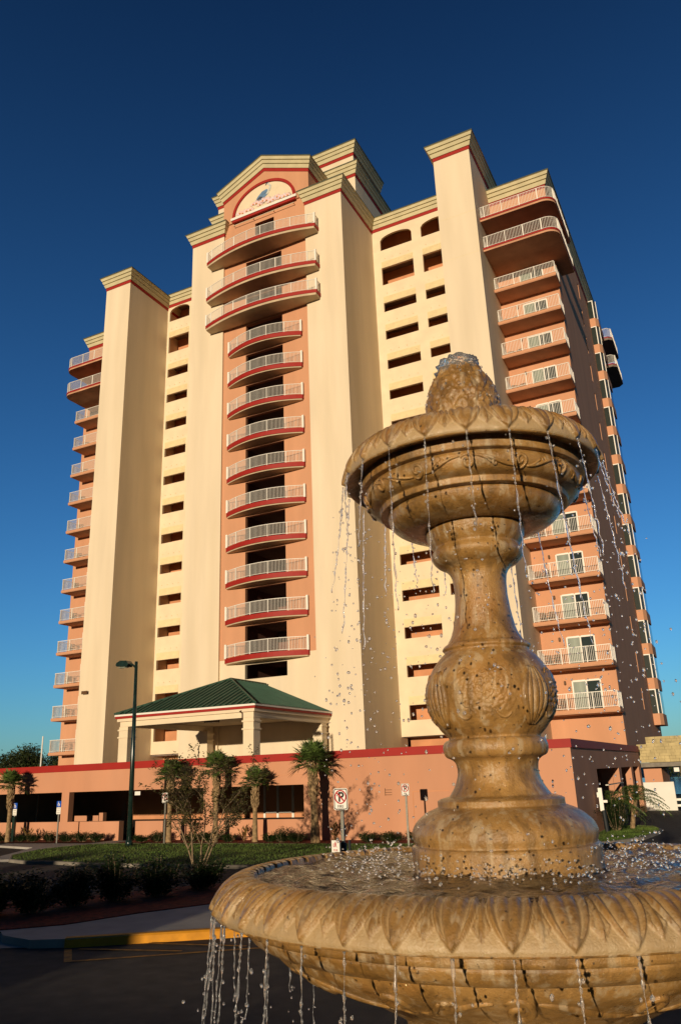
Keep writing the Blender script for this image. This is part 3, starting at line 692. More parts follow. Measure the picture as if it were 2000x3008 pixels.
# ================================================================== GARAGE
gar = thing('parking_garage', (-25, 32.8, 0), 'low salmon parking garage with red coping and dark openings below the tower', 'building')
GYF = 32.8
mb = MB()
panel(mb, -62, -6.35, 0, 3.52, GYF, .35, [(-45, -33.25, 1.0, 2.47), (-32.72, -24.0, 1.0, 2.47), (-23.45, -18.45, 1.0, 2.47), (-29.2, -28.14, 0, 1.01)])
mb.build('front_wall', 'garage', gar)
mb = MB(); panel(mb, GYF + .351, 54.3, 0, 3.52, -6.35, -.35, [(38.2, 45.0, -.01, 2.66), (45.9, 49.8, -.01, 2.66), (50.6, 53.4, -.01, 2.66)], axis='y'); mb.build('side_wall', 'garage', gar)
mb = MB(); mb.box(-62, GYF - .06, 3.52, -6.35 + .06, GYF + .36, 3.86); mb.box(-6.71, GYF + .361, 3.52, -6.35 + .06, 54.3, 3.86); mb.build('coping', 'red', gar)
mb = MB(); mb.box(-62, GYF + .36, 2.75, -6.72, 55, 3.2); mb.box(-62, 55, 2.75, -7.75, 62, 3.0); mb.build('deck', 'slab', gar)
mb = MB(); mb.box(-62, 53.2, 0, -8, 53.5, 2.74); mb.build('back_wall', 'inside', gar)
mb = MB()
for y in (45.0, 49.8):
    mb = MB(); mb.box(-7.3, y, 0, -6.71, y + .6, 2.74); mb.build('column', 'garage', gar)
for a in ((-37.35, 38, -35.45, 38.2, 1.05), (-35.4, 38, -35.1, 38.3, 1.2), (-33.58, 37.9, -33.3, 38.2, 1.88)):
    mb = MB(); mb.box(a[0], a[1], 0, a[2], a[3], a[4]); mb.build('half_wall', 'garage', gar)
mb = MB(); 
for a in (-33.35, -32.2, -30.9): mb.box(a, 53.1, 0, a + .18, 53.19, 2.3)
mb.box(-33.35, 53.1, .32, -30.72, 53.19, .45); mb.build('door_frame', 'white', gar)
mb = MB(); mb.box(-28.25, GYF - .02, 2.22, -27.9, GYF - .003, 2.40); mb.build('small_sign', 'signwhite', gar)
mb = MB()
for k in range(3): mb.box(-14.42, GYF - .02, 1.92 + .1 * k, -14.1, GYF - .002, 1.94 + .1 * k)
mb.box(-14.42, GYF - .02, 1.9, -14.4, GYF - .002, 2.2); mb.build('wall_vent', 'bronze', gar)
mb = MB(); mb.box(-13.15, GYF - .012, 0.15, -13.12, GYF - .002, 2.02); mb.box(-13.15, GYF - .012, 2.02, -11.5, GYF - .002, 2.05); mb.box(-20, GYF-.006, 2.9, -18.4, GYF-.002, 2.91); mb.build('door_outline', 'inside', gar)
mb = MB(); mb.box(-6.34, 40, 1.9, -6.2, 45, 1.94); mb.build('gate_bar', 'steel', gar)

# porte cochere
pcx0, pcx1, pyf, pyb, pz = -40.13, -28.24, 44.0, 54.96, 7.47
pc = thing('porte_cochere', (-34.19, 44, 3.2), 'green metal hip roofed drop off canopy on cream square columns', 'canopy')
ridge = (-34.19, 49.9, 10.0); rback = (-34.19, 54.9, 10.0)
mb = MB(); A, B, Cc, D = (pcx0, pyf, pz), (pcx1, pyf, pz), (pcx1, pyb, pz), (pcx0, pyb, pz)
mb.add([A, B, Cc, D, ridge, rback], [(0, 1, 4), (1, 2, 5, 4), (3, 0, 4, 5), (2, 3, 5)])
roof = mb.build('roof', 'grnroof', pc)
mb = MB()
for i in range(1, 25):                                   # standing seams on the front slope
    x = pcx0 + (pcx1 - pcx0) * i / 25; t = 1 - abs(x - ridge[0]) / ((pcx1 - pcx0) / 2)
    mb.tube([(x, pyf, pz + .04), (x, pyf + (ridge[1] - pyf) * t, pz + (ridge[2] - pz) * t + .04)], .06, 4)
for i in range(1, 22):
    y = pyf + (pyb - pyf) * i / 22; t = min(1, (y - pyf) / (ridge[1] - pyf))
    for sx, x0 in ((1, pcx1), (-1, pcx0)): mb.tube([(x0, y, pz + .03), (x0 + (ridge[0] - x0) * t, y, pz + (ridge[2] - pz) * t + .03)], .035, 4)
for a, b in ((A, ridge), (B, ridge), (ridge, rback)): mb.tube([(a[0], a[1], a[2] + .04), (b[0], b[1], b[2] + .04)], .09, 6)
mb.build('standing_seams', 'grnroof', roof)
mb = MB()
for y0, y1, x0, x1 in ((pyf, pyf + .02, pcx0, pcx1),): pass
def ring(mb, off, z0, z1, th=.3):
    mb.box(pcx0 + off, pyf + off, z0, pcx1 - off, pyf + off + th, z1); mb.box(pcx0 + off, pyf + off + th, z0, pcx0 + off + th, pyb, z1); mb.box(pcx1 - off - th, pyf + off + th, z0, pcx1 - off, pyb, z1)
ring(mb, .02, 7.34, 7.46); mb.build('white_gutter', 'white', pc)
mb = MB(); ring(mb, .06, 7.18, 7.338); mb.build('red_band', 'red', pc)
mb = MB(); ring(mb, .16, 6.98, 7.178); ring(mb, .32, 6.62, 6.978, .45); mb.build('beam', 'cream2', pc)
mb = MB(); mb.box(pcx0 + .3, pyf + .3, 7.0, pcx1 - .3, pyb, 7.1); mb.build('ceiling', 'soffit2', pc)
for x, y in ((pcx0 + .62, pyf + .75), (pcx1 - .75, pyf + .75), (pcx1 - .75, 54.2), (pcx0 + .62, 54.2)):
    mb = MB(); w = .40; mb.box(x - w, y - w, 3.2, x + w, y + w, 6.618); 
    mb.box(x - w - .07, y - w - .07, 5.85, x + w + .07, y + w + .07, 5.95); mb.box(x - w - .07, y - w - .07, 6.35, x + w + .07, y + w + .07, 6.45); mb.box(x - w - .05, y - w - .05, 3.2, x + w + .05, y + w + .05, 3.6)
    mb.build('column', 'cream2', pc)
mb = MB(); mb.box(-35.2, 48, 6.8, -34.4, 48.8, 6.99); mb.build('ceiling_light', 'bronze', pc)
mb = MB(); mb.tube([(-29.4, 44.5, 7.17), (-29.42, 43.97, 7.0), (-29.4, 44.25, 6.9), (-29.4, 44.25, 6.6)], .04, 6); mb.build('downpipe', 'bronze', pc)
ph = MB(); ph.box(-30.2, 53.4, 3.2, -26.2, 53.7, 4.45); ph.box(-33.5, 53.4, 3.2, -30.4, 53.7, 4.3)
tag(ph.build('low_white_wall', 'whitewall'), 'low white wall on the deck beneath the green canopy', 'wall')

# ================================================================== STREET FURNITURE
def text_into(mb, txt, size, x, z, y, depth=.003, mi=0, bold=.0):
    cu = bpy.data.curves.new('lettering', 'FONT'); cu.body = txt; cu.size = size; cu.align_x = 'CENTER'; cu.extrude = depth / 2; cu.offset = bold
    o = bpy.data.objects.new('lettering', cu); COL.objects.link(o)
    dg = bpy.context.evaluated_depsgraph_get(); me = bpy.data.meshes.new_from_object(o.evaluated_get(dg))
    mb.add([(x + v.co.x, y - v.co.z, z + v.co.y) for v in me.vertices], [tuple(p.vertices) for p in me.polygons], mi)
    bpy.data.objects.remove(o); bpy.data.curves.remove(cu); bpy.data.meshes.remove(me)
def rrect(x0, z0, x1, z1, r, n=5):
    pts = []
    for cx_, cz_, a0 in ((x1 - r, z1 - r, 0), (x0 + r, z1 - r, pi / 2), (x0 + r, z0 + r, pi), (x1 - r, z0 + r, 1.5 * pi)):
        for k in range(n): t = a0 + pi / 2 * k / (n - 1); pts.append((cx_ + r * cos(t), cz_ + r * sin(t)))
    return pts
def ringp(mb, cx_, cz_, r0, r1, y0, y1, mi=0, n=28):
    for k in range(n):
        a, b = 2 * pi * k / n, 2 * pi * (k + 1) / n
        mb.prismy([(cx_ + r0 * cos(a), cz_ + r0 * sin(a)), (cx_ + r1 * cos(a), cz_ + r1 * sin(a)), (cx_ + r1 * cos(b), cz_ + r1 * sin(b)), (cx_ + r0 * cos(b), cz_ + r0 * sin(b))], y0, y1, mi)
def no_parking(x, y, ztop, w, h, label, words, sleeve=False, hgt0=0.1, post_w=.035):
    t = thing('parking_sign', (x, y, hgt0), label, 'sign', 'no parking signs in front of the garage')
    mb = MB(); mb.prismy(rrect(x - w / 2, ztop - h, x + w / 2, ztop, .04), y - .03, y - .024)
    p = mb.build('sign_panel', 'signwhite', t)
    mb = MB(); cz_ = ztop - w * .52; R = w * .42
    ringp(mb, x, cz_, R * .83, R, y - .040, y - .0301); c = .045 * w / .55
    d = R * .88; q = sqrt(.5)
    mb.prismy([(x - d * q - c * q / 2, cz_ + d * q - c * q / 2), (x + d * q - c * q / 2, cz_ - d * q - c * q / 2), (x + d * q + c * q / 2, cz_ - d * q + c * q / 2), (x - d * q + c * q / 2, cz_ + d * q + c * q / 2)], y - .044, y - .0402)
    mb.build('red_circle', 'signred', p)
    mb = MB(); text_into(mb, 'P', w * .80, x + .01, cz_ - w * .27, y - .034, .006, 0, .012 * w / .55)
    for i, wd in enumerate(words): text_into(mb, wd, w * .24, x, ztop - w * 1.17 - i * w * .22, y - .034, .006)
    o = rrect(x - w / 2 + .012, ztop - h + .012, x + w / 2 - .012, ztop - .012, .035); i_ = rrect(x - w / 2 + .027, ztop - h + .027, x + w / 2 - .027, ztop - .027, .03)
    for k in range(len(o)): mb.prismy([o[k], o[(k + 1) % len(o)], i_[(k + 1) % len(o)], i_[k]][::-1], y - .033, y - .0301)
    mb.build('lettering', 'signblack', p)
    mb = MB(); a, b, c, d = x + .01 - post_w, x + .01 - post_w * .45, x + .01 + post_w * .45, x + .01 + post_w
    mb.prism([(a, y - .022), (b, y - .022), (b, y + .008), (c, y + .008), (c, y - .022), (d, y - .022), (d, y + .022), (a, y + .022)], hgt0 - .05, ztop - .04); mb.build('post', 'steel', t)
    if sleeve:
        mb = MB(); mb.box(x - post_w - .02, y - .04, hgt0, x + post_w + .04, y + .04, 1.53); mb.build('post_sleeve', 'blackwrap', t)
    return t
no_parking(-7.57, 15.0, 2.552, .317, .415, 'white no parking fire lane sign with red circle nearest the fountain', ['FIRE', 'LANE'], True, .16, .029)
no_parking(-12.40, 30.2, 2.40, .34, .45, 'small white no parking sign on thin post near the blank garage wall', ['FIRE', 'LANE'])
no_parking(-24.84, 30.97, 2.33, .34, .45, 'small white no parking sign behind the bare branched tree', ['FIRE', 'LANE'])
# low white pedestrian sign by the lawn
t = thing('pedestrian_sign', (-7.46, 14.5, .16), 'narrow white board with small red walking figure beside the fire lane post', 'sign')
px_ = -7.465
mb = MB(); mb.box(px_ - .086, 14.48, 1.25, px_ + .086, 14.5, 1.612); p = mb.build('sign_panel', 'signwhite', t)
mb = MB(); mb.box(px_ - .02, 14.501, .14, px_ + .02, 14.54, 1.58); mb.build('post', 'blackwrap', t)
q = lambda *a: [(px_ + x * .6, 1.53 + z * .6) for x, z in a][::-1]
mb = MB(); ringp(mb, px_, 1.578, .0, .011, 14.473, 14.479, 0, 10)
mb.prismy(q((-.03, .055), (.03, .055), (.02, -.01), (-.02, -.01)), 14.473, 14.479)
mb.prismy(q((-.02, -.01), (0, -.01), (-.03, -.07), (-.05, -.07)), 14.473, 14.479); mb.prismy(q((0, -.01), (.02, -.01), (.05, -.07), (.03, -.07)), 14.473, 14.479)
mb.prismy(q((-.08, .05), (-.06, .05), (-.06, -.06), (-.08, -.06)), 14.473, 14.479); mb.build('walking_figure', 'signred', p)
mb = MB(); text_into(mb, 'FOR', .05, px_, 1.42, 14.476, .006); mb.build('lettering', 'signred', p)
mb = MB(); mb.box(-7.30, 14.7, .16, -7.26, 14.74, 1.6); tag(mb.build('short_post', 'blackwrap'), 'short dark bollard post right of the fire lane sign post', 'bollard')
# accessible parking signs
def access_sign(x, y, ztop, zb, label, dark):
    t = thing('accessible_parking_sign', (x, y, zb), label, 'sign', 'blue accessible parking signs by the garage')
    mb = MB(); mb.box(x - .15, y - .025, ztop - .28, x + .15, y - .015, ztop); p = mb.build('blue_panel', 'signblue', t)
    mb = MB(); cx_, cz_ = x - .01, ztop - .17; ringp(mb, cx_, cz_, .05, .068, y - .032, y - .0255, 0, 16); ringp(mb, cx_ - .02, cz_ + .125, 0, .02, y - .032, y - .0255, 0, 8)
    mb.box(cx_ - .03, y - .034, cz_ + .01, cx_ - .008, y - .0262, cz_ + .10); mb.box(cx_ - .008, y - .034, cz_ + .01, cx_ + .06, y - .0262, cz_ + .03); mb.box(cx_ + .06, y - .034, cz_ - .07, cx_ + .08, y - .0262, cz_ + .03)
    mb.build('wheelchair_symbol', 'signwhite', p)
    mb = MB(); mb.box(x - .14, y - .025, ztop - .62, x + .14, y - .015, ztop - .30)
    for k in range(3): mb.box(x - .1, y - .028, ztop - .38 - .09 * k, x + .1, y - .0252, ztop - .36 - .09 * k, 1)
    mb.build('white_panel', ['signwhite', 'steel'], t)
    mb = MB(); mb.box(x - .035, y - .014, zb, x + .035, y + .03, ztop - .02); mb.build('post', 'steel', t)
    if dark: mb = MB(); mb.box(x - .09, y - .06, zb, x + .09, y + .06, 1.35); mb.build('post_sleeve', 'lampmetal', t)
access_sign(-31.75, 31.2, 2.08, .1, 'blue and white accessible parking sign on slim grey post by the garage pillar', False)
access_sign(-35.45, 31.75, 2.03, .1, 'blue and white accessible parking sign on thick dark post beside the leftmost palm', True)
# lamp post
lp = thing('street_lamp', (-26.02, 29.97, .1), 'tall dark green lamp post with single shoebox arm', 'street lamp')
mb = MB(); mb.tube([(-26.02, 29.97, .1), (-26.03, 29.97, .35)], .17, 16); mb.tube([(-26.02, 29.97, .1), (-26.05, 29.97, 4), (-26.10, 29.97, 8.45)], [.13, .105, .075], 16); mb.build('pole', 'lampmetal', lp, smooth=True)
mb = MB(); mb.tube([(-26.10, 29.97, 8.15), (-26.3, 29.95, 8.30), (-26.5, 29.93, 8.38)], .05, 8); mb.build('arm', 'lampmetal', lp)
mb = MB(); mb.prismy([(-27.22, 8.36), (-27.15, 8.28), (-26.5, 8.22), (-26.42, 8.36), (-26.55, 8.52), (-26.95, 8.55), (-27.15, 8.47)][::-1], 29.74, 30.12); hd = mb.build('lamp_head', 'lampmetal', lp)
mb = MB(); mb.box(-27.08, 29.80, 8.20, -26.65, 30.06, 8.235); mb.build('lens', 'curtain', hd)
# flagpole far left
mb = MB(); mb.tube([(-48.0, 45, 0), (-48.0, 45, 6.45)], [.06, .05], 8); tag(mb.build('flagpole', 'white'), 'thin white pole rising behind the garage at the far left', 'pole')

# right side: bridge, white panel, fence, post
br = thing('stone_bridge', (-2, 56, 0), 'pale stone clad driveway bridge to the right of the tower', 'bridge')
mb = MB(); rn = random.Random(11); y = 56.0
for r in range(6):
    z0 = 2.86 + r * .19; x = -6.6
    while x < 14:
        w = rn.uniform(.25, .7); mb.box(x, y - rn.uniform(0, .02), z0, x + w - .012, y + .3, z0 + .182); x += w
mb.build('stone_parapet', 'stone_block', br)
mb = MB(); mb.box(-6.6, 55.95, 2.58, 14, 62, 2.84); mb.build('edge_beam', 'kerb', br)
mb = MB(); rn = random.Random(12)
for r in range(9):
    z0 = 2.9 + r * .19; x = -6.6
    while x < 14: w = rn.uniform(.25, .7); mb.box(x, 61.7 - rn.uniform(0, .02), z0, x + w - .012, 62, z0 + .182); x += w
mb.build('rear_parapet', 'stone_block', br)
mb = MB(); mb.box(-6.5, 57, 0, -5.4, 62, 2.57); mb.build('abutment', 'garage', br)
mb = MB(); mb.box(-4.55, 55.9, 2.25, -4.25, 56.4, 2.5); mb.build('bridge_light', 'white', br)
mb = MB(); mb.box(-6.62, 54.75, .02, -4.6, 54.95, 1.68); tag(mb.build('white_panel_wall', 'whitewall'), 'plain white upright panel below the stone bridge', 'wall')
t = thing('white_fence', (-3, 54.7, 0), 'white two rail fence right of the plain white panel', 'fence')
mb = MB()
for z in (.24, .58): mb.box(-4.59, 54.68, z, 2, 54.74, z + .13)
mb.build('rail', 'white', t)
for x in (-3.4, -1.5, .4):
    mb = MB(); mb.box(x - .06, 54.6, .0, x + .06, 54.675, .8); mb.build('post', 'white', t)
t = thing('white_marker_post', (-6.15, 36.9, .11), 'white topped leaning marker post among the dark shrubs', 'post')
mb = MB(); mb.tube([(-6.02, 36.9, .1), (-6.06, 36.9, .98)], .09, 8); mb.build('base', 'blackwrap', t)
mb = MB(); mb.box(-6.19, 36.84, .95, -6.03, 36.98, 1.88); mb.build('post', 'white', t)
mb = MB(); mb.box(-6.03, 36.88, 1.28, -5.86, 36.95, 1.38); mb.box(-6.26, 36.88, 1.5, -6.19, 36.95, 1.7); mb.build('bracket', 'white', t)

# ================================================================== PLANTS
def leafquad(mb, p, d, up, L, Wd, mi=0, fold=.0):
    p = Vector(p); d = Vector(d).normalized(); s = d.cross(Vector(up)); 
    if s.length < 1e-4: s = d.orthogonal()
    s.normalize(); n = s.cross(d)
    mb.add([p, p + d * L * .45 + s * Wd / 2 + n * fold, p + d * L, p + d * L * .45 - s * Wd / 2 + n * fold], [(0, 1, 2, 3)], mi)
def palm(x, y, zt, zc, R, label, seed, lean=0.0, nl=34, tr=.125):
    rn = random.Random(seed)
    t = thing('sabal_palm', (x, y, .12), label, 'palm tree', 'sabal palms along the garage wall')
    mb = MB(); n = 26; pts = []; rad = []
    for i in range(n):
        q = i / (n - 1); z = .1 + (zt - .1) * q
        pts.append((x + lean * q * q, y, z)); rad.append(tr * (1.15 - .3 * min(1, q * 3) + (.25 if q > .6 else 0) * min(1, (q - .6) * 6)) * (1 + .05 * rn.uniform(-1, 1)))
    mb.tube(pts, rad, 12)
    tx = x + lean; 
    for i in range(70):                                  # old leaf boots criss-crossing the upper trunk
        z = zt - rn.uniform(0, 1) ** 1.3 * (zt * .42); a = rn.uniform(0, 2 * pi); q = z / zt; r = tr; cx_ = x + lean * q * q
        for s in (-1, 1):
            p0 = (cx_ + r * cos(a), y + r * sin(a), z); p1 = (cx_ + (r + .07) * cos(a + s * .5), y + (r + .07) * sin(a + s * .5), z + .22)
            mb.tube([p0, p1], [.035, .02], 4)
    mb.build('trunk', 'barktan', t, smooth=False)
    mb = MB(); c = Vector((tx, y, zt))
    for i in range(nl):
        q = i / nl; el = 1.45 - 1.75 * q + rn.uniform(-.15, .15); a = i * 2.39996 + rn.uniform(-.25, .25)
        d = Vector((cos(a) * cos(el), sin(a) * cos(el), sin(el))); Lp = R * rn.uniform(.38, .55)
        tip = c + d * Lp + Vector((0, 0, -.05)); mi = 1 if el < -.55 and rn.random() < .7 else 0
        mid = c + d * Lp * .5 + Vector((0, 0, .03))
        mb.tube([c, mid, tip], [.022, .016, .012], 4, mi=mi)
        side = d.cross(Vector((0, 0, 1))); side = side.normalized() if side.length > .05 else Vector((1, 0, 0)); nn = side.cross(d)
        nseg = 19
        for k in range(nseg):
            an = (k / (nseg - 1) - .5) * 2 * 1.75; ld = (d * cos(an) + side * sin(an) + nn * (.35 * abs(sin(an)) - .05)).normalized()
            L = R * rn.uniform(.52, .66) * (1 - .28 * abs(an) / 1.75); droop = Vector((0, 0, -1)) * L * rn.uniform(.15, .55)
            w = .030; m1 = tip + ld * L * .55; e1 = tip + ld * L + droop * .6; sd = ld.cross(nn).normalized() * w
            mb.add([tip, m1 + sd, e1, m1 - sd], [(0, 1, 2, 3)], mi)
    mb.build('crown', ['palmleaf', 'deadleaf'], t)
    return t
palm(-35.65, 31.6, 2.95, 3.8, 1.0, 'sabal palm at the far left beside the accessible parking sign', 1, -.1)
palm(-25.08, 31.6, 3.05, 4.0, 1.0, 'sabal palm with straggly crown right of the tall lamp post', 2, .03)
palm(-22.5, 31.7, 3.3, 4.2, 1.05, 'full sabal palm directly behind the bare branched tree', 3, .05)
palm(-20.42, 31.8, 2.65, 3.5, .85, 'shortest sabal palm with thin trunk left of the white framed opening', 4, .02, 34)
palm(-17.25, 31.6, 3.35, 4.1, 1.2, 'largest sabal palm standing against the blank garage wall', 5, -.05, 56, .19)
def shrub(x, y, z, R, h, m, label, seed, n=520, leaf=.09, group=None, upright=.5, name='shrub'):
    rn = random.Random(seed); t = thing(name, (x, y, z), label, 'shrub', group)
    mb = MB(); st = MB()
    ns = max(10, int(R * 34)); stems = []
    for i in range(ns):
        a = rn.uniform(0, 2 * pi); rr = R * sqrt(rn.random()); hh = h * rn.uniform(.6, 1.0) * (1 - .35 * (rr / R) ** 2)
        b = (x + .25 * rr * cos(a), y + .25 * rr * sin(a), z); e = (x + rr * cos(a), y + rr * sin(a), z + hh)
        st.tube([b, ((b[0] + e[0]) / 2 + .1 * rr * cos(a), (b[1] + e[1]) / 2 + .1 * rr * sin(a), z + hh * .5), e], [.012, .009, .005], 4); stems.append((b, e))
    for i in range(n):
        b, e = rn.choice(stems); q = rn.uniform(.12, 1.0); p = Vector(b).lerp(Vector(e), q) + Vector((rn.gauss(0, .16 * R), rn.gauss(0, .16 * R), rn.gauss(0, .05 * h)))
        if p.z < z + .02: p.z = z + .03
        a = rn.uniform(0, 2 * pi); d = (cos(a), sin(a), rn.uniform(-.2, 1.2) * upright)
        leafquad(mb, p, d, (0, 0, 1), leaf * rn.uniform(.7, 1.35), leaf * .5, 0, leaf * .1)
    st.build('stems', 'bark', t); mb.build('foliage', m, t)
    return t
# foreground hedge shrubs
for i, (x, y, R, h) in enumerate(((-15.6, 13.5, .62, .92), (-14.75, 13.95, .60, .98), (-14.55, 14.95, .62, 1.02), (-14.1, 15.85, .62, 1.05), (-13.55, 16.75, .62, 1.0), (-13.1, 17.9, .55, .92))):
    shrub(x, y, .17, R, h, 'leafdark', '%s dark leafy shrub from the left in the foreground mulch bed' % ['first', 'second', 'third', 'fourth', 'fifth', 'sixth'][i], 40 + i, 2300, .125, 'dark shrubs in the foreground bed')
WS = [(-36.3, .45, .5), (-34.9, .4, .4), (-34.0, .45, .45), (-32.8, .5, .55), (-31.6, .5, .5), (-30.6, .5, .55), (-29.75, .4, .5), (-26.85, .42, .4), (-25.9, .5, .5), (-23.9, .5, .5), (-23.0, .5, .5), (-21.8, .45, .45), (-19.6, .4, .4), (-19.0, .5, .68), (-18.3, .45, .5), (-14.8, .5, .45), (-13.8, .5, .45), (-12.7, .42, .5)]
WHERE = ['left of the leftmost palm', 'just right of the thick dark sign post', 'second right of the leftmost palm', 'left of the slim accessible sign', 'at the slim accessible sign', 'right of the slim accessible sign', 'nearest the garage entrance on its left', 'right of the lamp post base', 'around the palm right of the lamp post', 'left behind the bare branched tree', 'right behind the bare branched tree', 'left of the shortest palm', 'right of the shortest palm', 'tallest of those below the white framed opening', 'left of the largest palm', 'right of the fire lane sign', 'midway along the blank garage wall', 'roundest, nearest the fountain']
for i, (x, R, h) in enumerate(WS):
    shrub(x, 31.75, .12, R, h, 'leaf', 'low green garage wall shrub, ' + WHERE[i], 70 + i, 1700, .085, 'low shrubs along the garage wall')
def canna(x, y, h, label, seed):
    rn = random.Random(seed); t = thing('canna_plant', (x, y, .12), label, 'plant', 'tall leafed plants along the garage wall')
    mb = MB(); st = MB()
    for k in range(6):
        a = rn.uniform(0, 2 * pi); e = Vector((x + .28 * cos(a) * rn.uniform(.4, 1.2), y + .2 * sin(a), .12 + h * rn.uniform(.7, 1)))
        st.tube([(x, y, .12), e], [.016, .008], 4)
        for q in range(5):
            p = Vector((x, y, .12)).lerp(e, .35 + .15 * q); b = rn.uniform(0, 2 * pi); leafquad(mb, p, (cos(b), sin(b), 1.1), (0, 0, 1), .26, .09)
    st.build('stems', 'canna', t); mb.build('foliage', 'canna', t)
canna(-35.95, 31.9, .62, 'tall leafed plant left of the thick dark sign post', 1); canna(-34.5, 31.9, .62, 'tall leafed plant right of the thick dark sign post', 2)
canna(-21.2, 32.1, .6, 'tall leafed plant beside the shortest palm', 3); canna(-16.4, 31.8, .75, 'tall leafed plant between the largest palm and the fire lane sign', 4)
# crepe myrtle, multi trunked, thin leaves
def myrtle():
    rn = random.Random(21); x, y = -16.4, 22.2
    t = thing('crepe_myrtle', (x, y, .02), 'slender multi trunked small tree with sparse leaves in front of the lawn', 'tree')
    mb = MB(); lf = MB()
    def branch(p, d, L, r, lev):
        pts = [p]; rad = [r]; q = p.copy(); dd = d.copy(); n = 5
        for i in range(n):
            dd = (dd + Vector((rn.gauss(0, .10), rn.gauss(0, .10), rn.gauss(.04, .05)))).normalized(); q = q + dd * (L / n); pts.append(q.copy()); rad.append(r * (1 - .6 * (i + 1) / n))
        mb.tube(pts, rad, 6 if lev < 2 else 4)
        if lev < 3:
            for i in range(rn.randint(3, 5) if lev else 4):
                k = rn.randint(2, n); a = rn.uniform(0, 2 * pi)
                nd = (dd + Vector((cos(a), sin(a), .10)) * rn.uniform(.7, 1.25)).normalized(); branch(pts[k], nd, L * rn.uniform(.45, .65), rad[k] * .75, lev + 1)
        if lev >= 1:
            for i in range(int(13 * L / .6) + 6):
                k = rn.randint(1, n); f = rn.random(); p0 = pts[k - 1].lerp(pts[k], f); a = rn.uniform(0, 2 * pi)
                leafquad(lf, p0 + Vector((rn.gauss(0, .03), rn.gauss(0, .03), rn.gauss(0, .03))), (cos(a), sin(a), rn.uniform(-.6, .6)), (0, 0, 1), rn.uniform(.09, .15), .062)
    for a, tl in ((2.9, .34), (.15, .50), (4.2, .22), (1.6, .16), (5.9, .34)):
        branch(Vector((x + .12 * cos(a), y + .08 * sin(a), 0)), Vector((cos(a) * tl, sin(a) * tl * .8, 1)).normalized(), rn.uniform(1.9, 2.35), .034, 0)
    mb.build('trunk', 'bark', t, smooth=True); lf.build('crown', 'leafmyr', t)
myrtle()
# shrubs and dwarf date palms beyond the fountain on the right lawn
shrub(-6.9, 36.2, .11, .6, 1.45, 'leafdark', 'dark shrub left of the white topped marker post', 91, 2000, .12, 'dark shrubs on the right lawn')
shrub(-5.75, 37.6, .11, .6, 1.5, 'leafdark', 'dark shrub right of the white topped marker post', 92, 2200, .12, 'dark shrubs on the right lawn')
shrub(-7.6, 35.6, .11, .5, 1.3, 'leafdark', 'dark shrub closest to the fountain pedestal on the right lawn', 93, 1600, .12, 'dark shrubs on the right lawn')
def datepalm(x, y, seed, lean, label, hz=1.15):
    rn = random.Random(seed); t = thing('dwarf_date_palm', (x, y, .11), label, 'palm tree', 'dwarf date palms on the right lawn')
    mb = MB(); top = Vector((x + lean, y, hz)); mb.tube([(x, y, .1), (x + lean * .4, y, hz * .55), top], [.11, .09, .08], 8); mb.build('trunk', 'barktan', t)
    mb = MB()
    for i in range(90):
        a = i * 2.4; el = rn.uniform(.0, 1.45); d = Vector((cos(a) * cos(el), sin(a) * cos(el), sin(el))); p = top.copy(); v = d * .155; s = d.cross(Vector((0, 0, 1))).normalized()
        for k in range(9):
            q = p + v; v = v + Vector((0, 0, -.022)); mb.tube([p, q], [.008, .007], 3)
            for sg in (-1, 1): leafquad(mb, q, v.normalized() * .6 + s * sg + Vector((0, 0, -.15)), (0, 0, 1), .30 * (1 - abs(k - 4) * .1), .034)
            p = q
    mb.build('crown', 'palmleaf', t)
datepalm(-5.25, 38.8, 3, .3, 'dwarf date palm with curved trunk at the right end of the right lawn', 1.3); datepalm(-5.7, 38.6, 4, -.25, 'dwarf date palm leaning left beside the dark shrubs', 1.1)
# background oaks at the far left
def tree(x, y, h, R, label, seed, n=5200, leaf=.32, name='oak_tree', m='oak', group='dark trees behind the garage'):
    rn = random.Random(seed); t = thing(name, (x, y, 0), label, 'tree', group)
    mb = MB(); mb.tube([(x, y, 0), (x + .2, y, h * .3), (x, y, h * .6)], [.45, .35, .2], 8)
    lumps = []
    for i in range(16):
        a = rn.uniform(0, 2 * pi); rr = R * sqrt(rn.random()) * .8; lz = h * rn.uniform(.42, .88) - .12 * rr; lumps.append((Vector((x + rr * cos(a), y + rr * sin(a), lz)), R * rn.uniform(.25, .45)))
        mb.tube([(x, y, h * .4), lumps[-1][0]], [.12, .04], 5)
    mb.build('trunk', 'bark', t); lf = MB()
    for i in range(n):
        c, r = rn.choice(lumps); d = Vector((rn.gauss(0, 1), rn.gauss(0, 1), rn.gauss(0, .8))).normalized(); p = c + d * r * rn.uniform(.55, 1.08)
        leafquad(lf, p, (rn.gauss(0, 1), rn.gauss(0, 1), rn.gauss(0, .6)), (rn.random(), rn.random(), 1), leaf * rn.uniform(.6, 1.3), leaf * .6, 0, leaf * .1)
    lf.build('crown', m, t)
tree(-88.5, 78, 8.0, 4.2, 'dark round oak tree at the very left edge behind the garage', 1)
tree(-82.5, 75, 9.0, 3.6, 'taller dark oak tree behind the thin white pole', 2)
tree(-78, 77, 7.4, 3.4, 'dark oak tree touching the lowest left balcony', 3)
for i, (x, y, h, R) in enumerate(((-14, 190, 6.2, 7), (-4, 192, 5.6, 8), (8, 190, 6, 8), (20, 195, 6, 8))):
    tree(x, y, h, R, 'distant green tree on the far lake bank, %s from the left' % ['first', 'second', 'third', 'fourth'][i], 30 + i, 2200, .8, 'bank_tree', 'oak', 'trees on the far lake bank')

